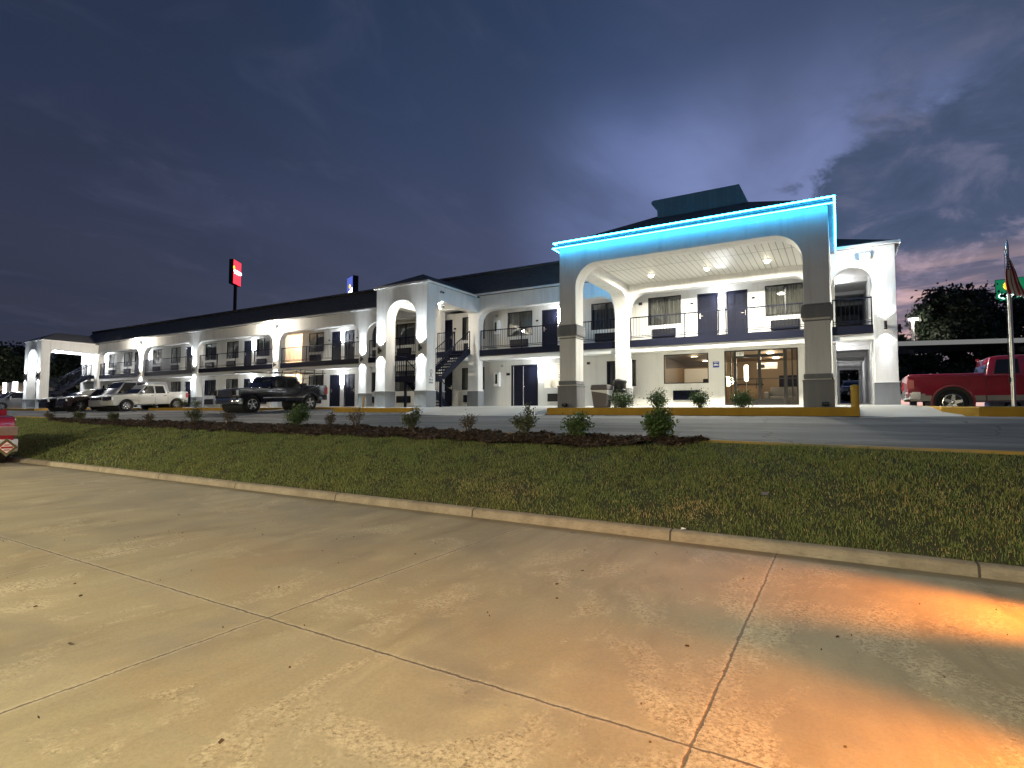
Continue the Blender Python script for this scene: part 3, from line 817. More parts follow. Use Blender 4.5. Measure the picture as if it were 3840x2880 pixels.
# plain double door left of the portico
w = DBL[1] - DBL[0]; h = 2.5 - FL
mb = MB(); mb.box(-w / 2, 0, 0, -w / 2 + .05, .1, h); mb.box(w / 2 - .05, 0, 0, w / 2, .1, h); mb.box(-w / 2 + .05, 0, h - .05, w / 2 - .05, .1, h)
mb.box(-w / 2 + .055, .045, .01, -.1, .09, h - .055); mb.box(-.085, .045, .01, w / 2 - .055, .09, h - .055)
o = link('double_door', mb.mesh('double_door', 'navy_door'), parent=motel, loc=Vector(((DBL[0] + DBL[1]) / 2, VB, FL)) - ML)
o['label'] = 'plain navy double door with two pale edge strips'
link('jamb_light_strip', MB().box(-w / 2 + .11, .036, .02, -w / 2 + .13, .0448, h - .07).box(-.1, .036, .02, -.08, .0448, h - .07).mesh('jamb_light_strip', 'trim_white'), parent=o)  # light at the door gaps, put in as white strips
link('handle', MB().lathe([(.0, .0), (.028, .004), (.03, .02), (.012, .035), (.012, .06)], (-.03, -.015, 1.02), 'y', 12).mesh('handle', 'brass', smooth=40), parent=o)
# alcoves with warm lamps (both floors)
mb = MB()
for z0, z1 in ((FL, 2.69), (F2, 5.42)):
    a, b = ALC
    mb.quad((a, VB + .1, z0), (a, VB + 2.2, z0), (a, VB + 2.2, z1), (a, VB + .1, z1)); mb.quad((b, VB + .1, z0), (b, VB + 2.2, z0), (b, VB + 2.2, z1), (b, VB + .1, z1))
    mb.quad((a, VB + 2.2, z0), (b, VB + 2.2, z0), (b, VB + 2.2, z1), (a, VB + 2.2, z1)); mb.quad((a, VB + .1, z1), (b, VB + .1, z1), (b, VB + 2.2, z1), (a, VB + 2.2, z1))
    mb.quad((a, VB + .1, z0 - .0), (b, VB + .1, z0), (b, VB + 2.2, z0), (a, VB + 2.2, z0))
link('alcove', mb.mesh('alcove', 'wall_paint', fix=False), **W)
# lobby window, entrance doors and vent
def storefront(name, u0, u1, z0, z1, mull, rails, fw=.06):
    mb = MB(); v = VB + .02; d = .07
    mb.box(u0, v, z0, u1, v + d, z0 + fw); mb.box(u0, v, z1 - fw, u1, v + d, z1)
    for m, ww in [(u0 + fw / 2, fw), (u1 - fw / 2, fw)] + mull: mb.box(m - ww / 2, v - .002, z0 + fw, m + ww / 2, v + d + .002, z1 - fw)
    for a, b, z, hh in rails: mb.box(a, v + .004, z, b, v + d - .004, z + hh)
    o = link(name, mb.mesh(name, 'bronze_frame'), **W)
    link('pane', MB().quad((u0 + .02, v + .035, z0 + .02), (u1 - .02, v + .035, z0 + .02), (u1 - .02, v + .035, z1 - .02), (u0 + .02, v + .035, z1 - .02)).mesh('pane', 'clear_glass', fix=False), parent=o, world=True)
    return o
storefront('lobby_window', *LOBW, 1.31, 2.65, [], [], .04)['label'] = 'wide single-pane lobby window with half-drawn blind'
ent = storefront('entrance_doors', *LOBD, FL, 2.69, [(-3.82, .11), (-2.86, .12), (-1.88, .13), (-1.62, .05), (-4.0, .05)],
                 [(-3.77, -1.95, 2.36, .12), (-3.77, -2.93, FL + .06, .2), (-2.8, -1.95, FL + .06, .2), (-4.2, -1.46, 1.42, .035)])
ent['label'] = 'dark bronze glass entrance doors with sidelights'
link('handle', MB().tube([(-2.97, VB - .05, 1.0), (-2.97, VB - .05, 1.45)], .014).tube([(-2.77, VB - .05, 1.0), (-2.77, VB - .05, 1.45)], .014)
     .box(-2.98, VB - .05, 1.05, -2.96, VB + .02, 1.07).box(-2.98, VB - .05, 1.38, -2.96, VB + .02, 1.4).box(-2.78, VB - .05, 1.05, -2.76, VB + .02, 1.07).box(-2.78, VB - .05, 1.38, -2.76, VB + .02, 1.4).mesh('handle', 'black_metal'), parent=ent, world=True)
g = MB().box(-6.48, VB - .03, .57, -5.33, VB - .001, 1.0)
ob = link('wall_vent', g.mesh('wall_vent', 'navy_metal'), **W)
g = MB()
for i in range(9): g.add([(-6.43, VB - .034, .6 + i * .043), (-5.38, VB - .034, .6 + i * .043), (-5.38, VB - .07, .585 + i * .043), (-6.43, VB - .07, .585 + i * .043)], [(0, 1, 2, 3)])
link('grille', g.mesh('grille', 'navy_metal', fix=False), parent=ob, world=True)
blind = MB()
for i in range(13): blind.add([(-6.84, VB + .14, 2.6 - i * .045), (-4.98, VB + .14, 2.6 - i * .045), (-4.98, VB + .175, 2.57 - i * .045), (-6.84, VB + .175, 2.57 - i * .045)], [(0, 1, 2, 3)])
link('blind', blind.mesh('blind', 'bin_tan', fix=False), **W)
# lobby and gym rooms
mb = MB()
def room(u0, u1, v0, v1, z0, z1):
    mb.quad((u0, v0, z0), (u0, v1, z0), (u0, v1, z1), (u0, v0, z1)); mb.quad((u1, v0, z0), (u1, v1, z0), (u1, v1, z1), (u1, v0, z1))
    mb.quad((u0, v1, z0), (u1, v1, z0), (u1, v1, z1), (u0, v1, z1)); mb.quad((u0, v0, z1), (u1, v0, z1), (u1, v1, z1), (u0, v1, z1)); mb.quad((u0, v0, z0), (u1, v0, z0), (u1, v1, z0), (u0, v1, z0))
room(-7.3, -.6, VB + .11, 31.2, .32, 2.7)
link('lobby_room', mb.mesh('lobby_room', 'lobby_paint', fix=False), **W)
mb = MB(); room(-13.4, -11.2, VB + .11, 28.2, .32, 2.68)
link('gym_room', mb.mesh('gym_room', 'wall_paint', fix=False), **W)
# ------------------------------------------------------------------ entrance portico
port = thing('entrance_portico', 'tall white entrance portico with arched front, cyan light strips and hipped dark roof', 'portico', (-4.44, 18.1, .17))
PW = dict(parent=port, world=True)
for a, b in ((-8.72, -8.08), (-.83, -.16)):
    column_part(port, 'column', a, b, 18.1, 18.78, .17, 6.0, band=.75, proud=.06, bmat='taupe_band', bands=((.99, 1.13, .035), (2.76, 3.1, .075), (3.1, 3.17, .045), (2.66, 2.7, .02)))
link('front_beam', MB().prism(clean(spandrel(-8.08, -.83, 6.0, 5.34, .82)), 'y', 18.1, 18.78).mesh('front_beam', 'stucco'), **PW)
for a, b in ((-8.72, -8.08), (-.83, -.16)):
    link('side_beam', MB().prism(clean(spandrel(18.785, VW - .003, 6.0, 5.34, .35, 1.0)), 'x', a, b).mesh('side_beam', 'stucco'), **PW)
link('ceiling', MB().box(-8.08, 18.78, 5.74, -.83, VW - .003, 5.8).mesh('ceiling', 'ceiling_metal'), **PW)
e = (6.02, 6.1); x0, x1, y0, y1 = -8.86, -.02, 17.96, 27.0
yc = (y0 + (x1 - x0) / 2); zt = 6.1 + .5 * (x1 - x0) / 2; xm = (x0 + x1) / 2
vs = [(x0, y0, e[0]), (x1, y0, e[0]), (x1, y1, e[0]), (x0, y1, e[0]), (x0, y0, e[1]), (x1, y0, e[1]), (x1, y1, e[1]), (x0, y1, e[1]), (xm, yc, zt), (xm, y1, zt)]
rf = link('roof', MB().add(vs, [(0, 3, 2, 1), (0, 1, 5, 4), (1, 2, 6, 5), (3, 0, 4, 7), (2, 3, 7, 9, 6), (4, 5, 8), (5, 6, 9, 8), (7, 4, 8, 9)]).mesh('roof', 'roof_shingle'), **PW)
pts = [(-5.75, 6.9), (-5.75, 7.68), (-5.83, 7.8), (-5.96, 7.9), (-5.98, 8.0), (-5.9, 8.05), (-2.85, 8.05), (-2.5, 7.2), (-2.5, 6.9)]
link('roof_monitor', MB().prism(pts, 'y', 20.45, 24.2).mesh('roof_monitor', 'roof_shingle'), parent=rf, world=True)
for z, r, fv in ((5.985, .02, 17.92), (6.195, .026, 17.985)):
    link('light_strip', MB().tube([(-8.9, 23.5, z), (-8.9, fv, z)], r).tube([(-8.92, fv, z), (.04, fv, z)], r).tube([(.02, fv, z), (.02, 23.5, z)], r).mesh('light_strip', 'neon_cyan', smooth=60), **PW)

# ------------------------------------------------------------------ stair towers
def tower(u0, u1, label, uc):
    t = thing('stair_tower', label, 'stair tower', ((u0 + u1) / 2, 19.7, .2))
    K = dict(parent=t, world=True)
    for a, b in ((u0, u0 + .66), (u1 - .66, u1)):
        column_part(t, 'column', a, b, 19.7, 20.34, zw(19.7), 6.0, band=.78)
    w = u1 - u0 - 1.32
    link('front_beam', MB().prism(clean(spandrel(u0 + .66, u1 - .66, 6.0, 5.32, w * .46)), 'y', 19.7, 20.34).mesh('front_beam', 'stucco'), **K)
    for a, b in ((u0, u0 + .5), (u1 - .5, u1)):
        p = [(20.345, 6.0), (20.345, 4.75)] + arc(20.9, 4.75, .555, 180, 90) + [(20.9, 5.27), (VW - .003, 5.22), (VW - .003, 6.0)]
        link('side_beam', MB().prism(clean(p), 'x', a, b).mesh('side_beam', 'stucco'), **K)
    link('ceiling', MB().box(u0 + .5, 20.34, 5.62, u1 - .5, VB - .003, 5.7).mesh('ceiling', 'ceiling_paint'), **K)
    x0, x1, y0, y1 = u0 - .09, u1 + .09, 19.6, 25.3; m = (x0 + x1) / 2; yc = y0 + (x1 - x0) / 2; zt = 6.07 + .5 * (x1 - x0) / 2
    vs = [(x0, y0, 6.0), (x1, y0, 6.0), (x1, y1, 6.0), (x0, y1, 6.0), (x0, y0, 6.07), (x1, y0, 6.07), (x1, y1, 6.07), (x0, y1, 6.07), (m, yc, zt), (m, y1, zt)]
    r = link('roof', MB().add(vs, [(0, 3, 2, 1), (0, 1, 5, 4), (1, 2, 6, 5), (3, 0, 4, 7), (2, 3, 7, 9, 6), (4, 5, 8), (5, 6, 9, 8), (7, 4, 8, 9)]).mesh('roof', 'roof_shingle'), **K)
    mb = MB().box(x0, y0 - .03, 5.985, x1, y0 - .004, 6.085).box(x1 + .004, y0, 5.985, x1 + .03, 23.6, 6.085).box(x0 - .03, y0, 5.985, x0 - .004, 23.6, 6.085)
    link('gutter', mb.mesh('gutter', 'trim_white'), parent=r, world=True)
    return t
tower(-19.43, -16.24, 'white arched stair tower with two sconces between the dark pickup and the portico', -17.8)
tower(-61.48, -58.14, 'white arched stair tower at the far end of the motel beyond the parked cars', -59.8)

def staircase(u0, label):
    """u0: left end; flights run along v"""
    t = thing('staircase', label, 'staircase', (u0 + 1.2, 21.5, .25), group='outdoor staircases of the motel')
    K = dict(parent=t, world=True)
    zg = .25; zl = 1.75; vl0, vl1 = 20.45, 21.3
    A0, A1 = u0 + 1.35, u0 + 2.35     # upper flight (right)
    B0, B1 = u0 + .05, u0 + 1.1       # lower flight (left)
    link('landing', MB().box(B0, vl0, zl - .28, A1, vl1, zl).mesh('landing', 'navy_fascia'), **K)
    def flight(x0, x1, va, za, vb, zb, n):
        mb = MB()
        for i in range(n):
            t_ = (i + .5) / n; v = va + (vb - va) * t_; z = za + (zb - za) * t_
            mb.box(x0 + .05, v - .14, z - .02, x1 - .05, v + .14, z + .025)
        link('treads', mb.mesh('treads', 'navy_fascia'), **K)
        for x in (x0, x1):
            mb = MB().bar((x, va, za - .06), (x, vb, zb - .06), .05, .26)
            link('stringer', mb.mesh('stringer', 'navy_metal'), **K)
        for x in (x0, x1):
            mb = MB(); h = .98
            mb.tube([(x, va, za + h), (x, vb, zb + h)], .024, 8); mb.bar((x, va, za + .16), (x, vb, zb + .16), .03)
            m = 13
            for i in range(m + 1):
                v = va + (vb - va) * i / m; z = za + (zb - za) * i / m
                r = .02 if i in (0, m) else .008; mb.box(x - r, v - r, z + (.0 if r > .01 else .16), x + r, v + r, z + h)
            link('railing', mb.mesh('railing', 'navy_metal'), **K)
    flight(A0, A1, vl1, zl, 23.55, F2, 9)
    flight(B0, B1, vl1, zl - .1, 23.45, zg, 9)
    mb = railing(B0, A1, vl0 + .03, zl)
    for x in (B0 + .02, A1 - .02):
        mb.box(x - .02, vl0 + .03, zl + 1.0, x + .02, vl1, zl + 1.045)
        for i in range(1, 6): y = vl0 + (vl1 - vl0) * i / 6; mb.box(x - .008, y - .008, zl, x + .008, y + .008, zl + 1.0)
    link('railing', mb.mesh('railing', 'navy_metal'), **K)
    for x, y in ((A1 - .03, vl1 - .1), (u0 + .65, vl0 + .1)):
        link('post', MB().box(x - .05, y - .05, zg - .05, x + .05, y + .05, zl - .28).mesh('post', 'navy_metal'), **K)
    link('top_landing', MB().box(A0 - .02, 23.55, F2 - .26, A1 + .02, 23.6, F2).mesh('top_landing', 'navy_fascia'), **K)
staircase(-18.9, 'dark metal staircase with handrails inside the stair tower nearest the portico')
staircase(-60.9, 'dark metal staircase with handrails inside the far stair tower')
# ------------------------------------------------------------------ vehicles (local: +X forward, Z up, origin on the ground at mid length)
def wheel_part(root, x, y, r, w, style, side):
    mb = MB(); rr = r * .66
    prof = [(rr, -w / 2 + .01), (r * .93, -w / 2), (r * .99, -w / 2 + .03), (r, -w / 2 + .06), (r, w / 2 - .06), (r * .99, w / 2 - .03), (r * .93, w / 2), (rr, w / 2 - .01)]
    mb.lathe(prof, (0, 0, 0), 'y', 28, caps=False)
    o = link('wheel', mb.mesh('wheel', 'rubber', smooth=40), parent=root, loc=(x, y, r))
    s = side; yo = s * (w / 2 - .012)
    rb = MB(); n = style
    # rim barrel, dished centre, spokes
    rb.lathe([(rr * .9, yo - s * .06), (rr * 1.0, yo - s * .02), (rr * 1.02, yo), (rr * .93, yo + s * .004), (rr * .9, yo - s * .055)], (0, 0, 0), 'y', 28, caps=False)
    for k in range(n):
        a = 2 * PI * k / n + .2
        c, q = math.cos(a), math.sin(a); px, pz = -q, c; ww = rr * (.2 if n < 7 else .13)
        vs = []
        for rad, yy, wk in ((rr * .14, yo - s * .012, ww * 1.1), (rr * .93, yo - s * .006, ww * .72)):
            for sg in (-1, 1):
                vs.append((c * rad + px * wk * sg, yy, q * rad + pz * wk * sg)); vs.append((c * rad + px * wk * sg, yy - s * .03, q * rad + pz * wk * sg))
        rb.add(vs, [(0, 2, 6, 4), (1, 5, 7, 3), (0, 4, 5, 1), (2, 3, 7, 6)])
    rb.lathe([(rr * .22, yo - s * .03), (rr * .22, yo + s * .0), (rr * .16, yo + s * .012), (.0, yo + s * .014)], (0, 0, 0), 'y', 14)
    link('rim', rb.mesh('rim', 'alloy', smooth=35), parent=o)
    link('brake_disc', MB().lathe([(.0, yo - s * .075), (rr * .9, yo - s * .075), (rr * .9, yo - s * .08), (.0, yo - s * .08)], (0, 0, 0), 'y', 20).mesh('brake_disc', 'dark_plastic'), parent=o)

def vehicle(name, label, cat, loc, rotz, pitch, p, group=None):
    root = thing(name, label, cat, loc, (0, pitch, rotz), group)
    WL[root.name] = Vector((0, 0, 0))
    Lh = p['L'] / 2; Wd = p['W']; hw = Wd / 2; sill = p['sill']; r = p['r']; ar = r + p.get('gap', .07)
    xf, xr = p['axles']; zb = p['belt']
    def wf(x, z):               # half width: plan taper towards the ends + tumblehome above the belt
        t = 1.0
        e = (abs(x) - (Lh - .7)) / .7
        if e > 0: t -= (.1 if x > 0 else .05) * e * e * p.get('nose', 1)
        if z < sill + .25: t -= .05 * (1 - (z - sill) / .25) if z > sill else .05
        if z > zb: t -= p.get('tumble', .2) * (z - zb) / (p['roof'] - zb)
        return hw * t
    # lower body outline: along the top (front to rear), then back along the sill with wheel arches
    top = p['top']
    bot = [(-Lh + .05, sill + .1)]
    for xc in (xr, xf):
        s0 = math.asin(max(-1, min(1, (sill - r) / ar))); a0 = PI - s0 if False else None
        th = math.asin(max(-.9, min(.9, (sill - r) / ar)))
        aa = [PI - th + (th - (PI - th)) * i / 14 for i in range(15)]
        bot += [(xc + ar * math.cos(a), r + ar * math.sin(a)) for a in aa]
    bot += [(Lh - .05, sill + .1)]
    poly = top[::-1] + []       # rear to front along the top
    outline = clean(top[::-1][::-1] + bot)     # top front->rear then bottom rear->front
    def shell(outline, mat, nm, bev, parent=root, inset=.0):
        n = len(outline); vs = []
        for sgn in (-1, 1):
            for x, z in outline: vs.append((x, sgn * (wf(x, z) - inset), z))
        fs = [tuple(range(n)), tuple(range(n, 2 * n))[::-1]] + [(i, n + i, n + (i + 1) % n, (i + 1) % n) for i in range(n)]
        return link(nm, MB().add(vs, fs).mesh(nm, mat, bevel=bev, bseg=3, smooth=38), parent=parent)
    shell(outline, p['paint'], 'body', p.get('bevel', .055))
    # wheel wells: dark discs inside the arches
    for xc in (xr, xf):
        link('wheel_well', MB().lathe([(.0, -hw + .14), (ar + .015, -hw + .14), (ar + .015, hw - .14), (.0, hw - .14)], (xc, 0, r), 'y', 24).mesh('wheel_well', 'dark_plastic'), parent=root)
        for s in (-1, 1): wheel_part(root, xc, s * (hw - .125), r, .235, p.get('spokes', 6), s)
    # cab / greenhouse
    gh = p['cab']
    shell(gh, p.get('roofpaint', p['paint']), 'cab', .05)
    off = .007
    for poly2 in p['glass']:
        for s in (-1, 1):
            vs = [(x, s * (wf(x, z) + off), z) for x, z in poly2]
            vs2 = [(x, s * (wf(x, z) - .02), z) for x, z in poly2]; n = len(vs)
            link('window', MB().add(vs + vs2, [tuple(range(n)), tuple(range(n, 2 * n))[::-1]] + [(i, n + i, n + (i + 1) % n, (i + 1) % n) for i in range(n)]).mesh('window', 'auto_glass'), parent=root)
    def cross(nm, a, b, mat='auto_glass', m0=.06, o=.008):      # windscreen / rear window between profile points a, b
        (xa, za), (xb, zb_) = a, b; d = Vector((xb - xa, 0, zb_ - za)).normalized(); nn = Vector((d.z, 0, -d.x))
        if nn.z < 0: nn = -nn
        q = [(xa, -(wf(xa, za) - m0), za), (xa, wf(xa, za) - m0, za), (xb, wf(xb, zb_) - m0 - .02, zb_), (xb, -(wf(xb, zb_) - m0 - .02), zb_)]
        q1 = [tuple(Vector(v) + nn * o) for v in q]; q2 = [tuple(Vector(v) - nn * .015) for v in q]
        link(nm, MB().add(q1 + q2, [(0, 1, 2, 3), (7, 6, 5, 4), (0, 4, 5, 1), (1, 5, 6, 2), (2, 6, 7, 3), (3, 7, 4, 0)]).mesh(nm, mat), parent=root)
    cross('windscreen', *p['ws']);
    if 'rw' in p: cross('rear_window', *p['rw'])
    # seams, handles, mirrors
    for s in (-1, 1):
        for x in p.get('seams', []):
            z0, z1 = sill + .03, zb - .02
            link('door_seam', MB().box(x - .006, s * wf(x, .7) - .004, z0, x + .006, s * wf(x, .7) + .004, z1).mesh('door_seam', 'black_metal'), parent=root)
        for x in p.get('handles', []):
            y = s * (wf(x, zb - .12) + .012)
            link('door_handle', MB().box(x - .09, y - .016, zb - .16, x + .09, y + .016, zb - .12).mesh('door_handle', p.get('handlemat', 'black_metal'), bevel=.008), parent=root)
        mx, mz = p['mirror']; y = s * (wf(mx, mz))
        sz = p.get('mirror_size', .11)
        link('mirror', MB().box(mx - .05, min(y, y + s * .26), mz - .02, mx + .0, max(y, y + s * .26), mz + .02).box(mx - .08, min(y + s * .08, y + s * .28), mz - .03, mx + .05, max(y + s * .08, y + s * .28), mz + sz + .05).mesh('mirror', p.get('mirrormat', p['paint']), bevel=.02), parent=root)
    # front: grille, lamps, bumper
    g = p['front']; xf_ = Lh
    def frontbox(nm, y0, y1, z0, z1, mat, dx=.012, dep=.05, wrap=0, bev=.006):
        vs = []
        for y in (y0, y1):
            x = Lh + dx - wrap * max(0, abs(y) - hw * .55) ** 2
            vs += [(x - dep, y, z0), (x, y, z0), (x, y, z1), (x - dep, y, z1)]
        link(nm, MB().add(vs, [(0, 1, 2, 3), (7, 6, 5, 4), (0, 4, 5, 1), (1, 5, 6, 2), (2, 6, 7, 3), (3, 7, 4, 0)]).mesh(nm, mat, bevel=bev), parent=root)
    gw, gz0, gz1 = g['grille']
    frontbox('grille', -gw, gw, gz0, gz1, 'black_metal')
    for i in range(g.get('bars', 3)):
        z = gz0 + (gz1 - gz0) * (i + .5) / g.get('bars', 3); frontbox('grille_bar', -gw + .02, gw - .02, z - g.get('barh', .02), z + g.get('barh', .02), g.get('barmat', 'chrome'), .03, .03)
    hy0, hy1, hz0, hz1 = g['lamp']
    for s in (-1, 1):
        a, b = sorted((s * hy0, s * hy1))
        frontbox('headlight', a, b, hz0, hz1, 'lamp_reflector', .03, .12, .12, .01)
        frontbox('headlight_lens', a + .006, b - .006, hz0 + .006, hz1 - .006, 'headlamp_glass', .038, .006, .12, 0)
    bz0, bz1, bm = g['bumper']
    n = 14; sec = [(-.16, bz0), (.05, bz0), (.085, bz0 + .04), (.085, bz1 - .04), (.05, bz1), (-.16, bz1)]; k = len(sec); vs = []
    for i in range(n + 1):
        y = -(hw - .01) + (2 * hw - .02) * i / n; q = abs(y) / hw; bx = Lh - .02 - .22 * max(0, q - .6) ** 2 * 4
        vs += [(bx + a, y, z) for a, z in sec]
    fs = [(i * k + j, (i + 1) * k + j, (i + 1) * k + (j + 1) % k, i * k + (j + 1) % k) for i in range(n) for j in range(k)] + [tuple(range(k)), tuple(range(n * k, n * k + k))]
    link('front_bumper', MB().add(vs, fs).mesh('front_bumper', bm, smooth=40), parent=root)
    # rear
    t = p['rear']; vs = [(-x - .0, y, z) for x, y, z in [(vx, vy, vz) for vx, vy, vz in vs]]
    rz0, rz1 = t['bumper'][:2]; dz = rz0 - bz0; sc = (rz1 - rz0) / (bz1 - bz0)
    vs = [(x, y, rz0 + (z - bz0) * sc) for x, y, z in vs]
    link('rear_bumper', MB().add(vs, fs).mesh('rear_bumper', t['bumper'][2], smooth=40), parent=root)
    ty, tz0, tz1 = t['lamp']
    for s in (-1, 1):
        a, b = sorted((s * (hw - .045), s * (hw - ty)))
        link('taillight', MB().box(-Lh - .012, a, tz0, -Lh + .05, b, tz1).box(-Lh + .0, min(s * (wf(-Lh, tz0) + .008), s * (hw - .2)), tz0, -Lh + .17, max(s * (wf(-Lh, tz0) + .008), s * (hw - .2)), tz1).mesh('taillight', t.get('lampmat', 'extinguisher_red'), bevel=.008), parent=root)
    return root, wf

PICK = dict(sill=.42, gap=.09)
def pickup_params(L_, W_, belt, roof, hood, bed, r, axles, ws0, cabf, cabr, bedx, **k):
    """ws0: windscreen base x, cabf: roof front x, cabr: (roof rear x, cab rear base x)"""
    h = L_ / 2; s = k.get('sill', .42)
    p = dict(L=L_, W=W_, belt=belt, roof=roof, r=r, axles=axles, sill=s, gap=k.get('gap', .09))
    p['top'] = [(h, s + .12), (h + .0, hood - .22), (h - .05, hood - .08), (h - .2, hood - .02), (h - .75, hood + .02), (ws0 + .05, belt), (cabr[1], belt), (cabr[1] - .02, bed), (-h + .02, bed), (-h, bed - .06), (-h, s + .16)]
    p['cab'] = [(ws0, belt - .03), (cabf, roof - .03), (cabf - .25, roof), (cabr[0] + .25, roof), (cabr[0], roof - .04), (cabr[1] + .02, belt - .03)]
    p['ws'] = ((ws0 - .06, belt + .03), (cabf + .04, roof - .09))
    p['rw'] = ((cabr[1] + .03, belt + .06), (cabr[0] - .0, roof - .12))
    gb, gt = belt + .03, roof - .12
    def wsx(z): return ws0 + (cabf - ws0) * (z - belt) / (roof - belt)
    bp = k['bpillar']
    p['glass'] = [[(wsx(gb) - .16, gb), (wsx(gt) - .12, gt), (bp + .05, gt), (bp + .05, gb)]]
    if k.get('crew', True): p['glass'].append([(bp - .05, gb), (bp - .05, gt), (cabr[0] + .12, gt), (cabr[1] + .2, gb)])
    p['seams'] = [ws0 - .12, bp, cabr[1] + .04] if k.get('crew', True) else [ws0 - .12, cabr[1] + .03]
    p['handles'] = [bp + .2, cabr[1] + .24] if k.get('crew', True) else [bp + .2]
    p['mirror'] = (ws0 - .3, belt + .06)
    return p

# white crew-cab pickup
p = pickup_params(5.0, 1.86, 1.16, 1.83, 1.1, 1.3, .37, (1.62, -1.66), 1.0, .32, (-.9, -1.08), 0, bpillar=-.18)
p.update(paint='paint_white', spokes=7, handlemat='dark_plastic', mirrormat='chrome',
         front=dict(grille=(.42, .72, .98), bars=2, barh=.018, lamp=(.46, .86, .76, 1.0), bumper=(.4, .66, 'paint_white')),
         rear=dict(bumper=(.5, .68, 'chrome'), lamp=(.2, .85, 1.2)))
wp, _ = vehicle('pickup_truck', 'white crew-cab pickup with silver wheels parked nose out beside the dark cars', 'pickup truck', (-42.44, 20.5, .06), R(-90), .04, p, 'pickup trucks parked at the motel')
# navy pickup with ladder rack
p = pickup_params(5.75, 2.02, 1.28, 1.93, 1.27, 1.42, .42, (2.0, -1.62), 1.12, .62, (-.92, -1.02), 0, bpillar=-.1, sill=.52)
p.update(paint='paint_navy', spokes=5, mirror_size=.26,
         front=dict(grille=(.6, .82, 1.2), bars=4, barh=.028, lamp=(.64, .98, .9, 1.18), bumper=(.46, .74, 'chrome')),
         rear=dict(bumper=(.56, .76, 'dark_plastic'), lamp=(.2, .9, 1.3)))
dp, wfd = vehicle('pickup_truck', 'dark navy crew-cab pickup with chrome grille and black ladder rack', 'pickup truck', (-27.07, 19.72, .02), R(-90), .04, p, 'pickup trucks parked at the motel')
mb = MB()
for s in (-.86, .86):
    mb.tube([(1.9, s * .82, 2.14), (-2.9, s * .92, 2.14)], .022, 8)
    mb.tube([(-.2, s * .9, 2.3), (-2.2, s * .92, 2.3)], .016, 8)
    for x in (-1.15, -2.1, -2.72): mb.tube([(x + .18, s * 1.02, 1.4), (x, s * .92, 2.34)], .026, 8)
    mb.tube([(-1.0, s * 1.0, 1.75), (-2.3, s * .97, 1.95)], .015, 6)
for x in (.9, -.2, -1.15, -2.1, -2.72): mb.tube([(x, -.8, 2.14), (x, .8, 2.14)], .022, 8)
link('ladder_rack', mb.mesh('ladder_rack', 'black_metal', smooth=50), parent=dp)
link('tool_box', MB().box(-1.5, -.85, 1.38, -1.1, .85, 1.55).mesh('tool_box', 'paint_navy', bevel=.02), parent=dp)
link('side_trim', MB().box(-1.2, 1.006, .74, 1.4, 1.02, .79).mesh('side_trim', 'chrome'), parent=dp)
# red two-tone pickup at the right
p = pickup_params(5.7, 1.97, 1.2, 1.78, 1.14, 1.27, .39, (1.75, -1.75), .95, .3, (-.85, -.98), 0, bpillar=-.1, crew=False, gap=.1)
p.update(paint='paint_red', spokes=5, front=dict(grille=(.5, .74, 1.02), bars=2, lamp=(.56, .92, .78, 1.04), bumper=(.42, .68, 'chrome')),
         rear=dict(bumper=(.5, .72, 'chrome'), lamp=(.18, .82, 1.1), lampmat='tail_lens'))
p['glass'].append([(-.2, 1.23), (-.2, 1.66), (-.68, 1.66), (-.78, 1.23)])
pmat('tail_lens', (.5, .02, .03), .2, coat=1)
rp, wfr = vehicle('pickup_truck', 'red pickup with tan lower panels parked behind the flagpole', 'pickup truck', (4.72, 22.17, -.06), 0, 0, p, 'pickup trucks parked at the motel')
for s in (-1, 1):
    for a, b in ((-2.8, -2.26), (-1.24, -.98), (-.96, 1.24), (2.26, 2.75)):
        vs = [(x, s * (wfr(x, .6) + .006), z) for x, z in ((a, .44), (b, .44), (b, .66), (a, .66))]
        vs2 = [(x, s * (wfr(x, .6) - .03), z) for x, z in ((a, .44), (b, .44), (b, .66), (a, .66))]
        link('lower_panel', MB().add(vs + vs2, [(0, 1, 2, 3), (7, 6, 5, 4), (0, 4, 5, 1), (1, 5, 6, 2), (2, 6, 7, 3), (3, 7, 4, 0)]).mesh('lower_panel', 'paint_tan'), parent=rp)
    link('fender_flare', MB().lathe([(.485, s * .955), (.54, s * .955), (.54, s * 1.0), (.485, s * 1.0), (.485, s * .955)], (-1.75, 0, .39), 'y', 32, caps=False).mesh('fender_flare', 'paint_red'), parent=rp)
link('brake_light', MB().box(-.99, -.18, 1.68, -.955, .18, 1.74).mesh('brake_light', 'tail_lens'), parent=rp)

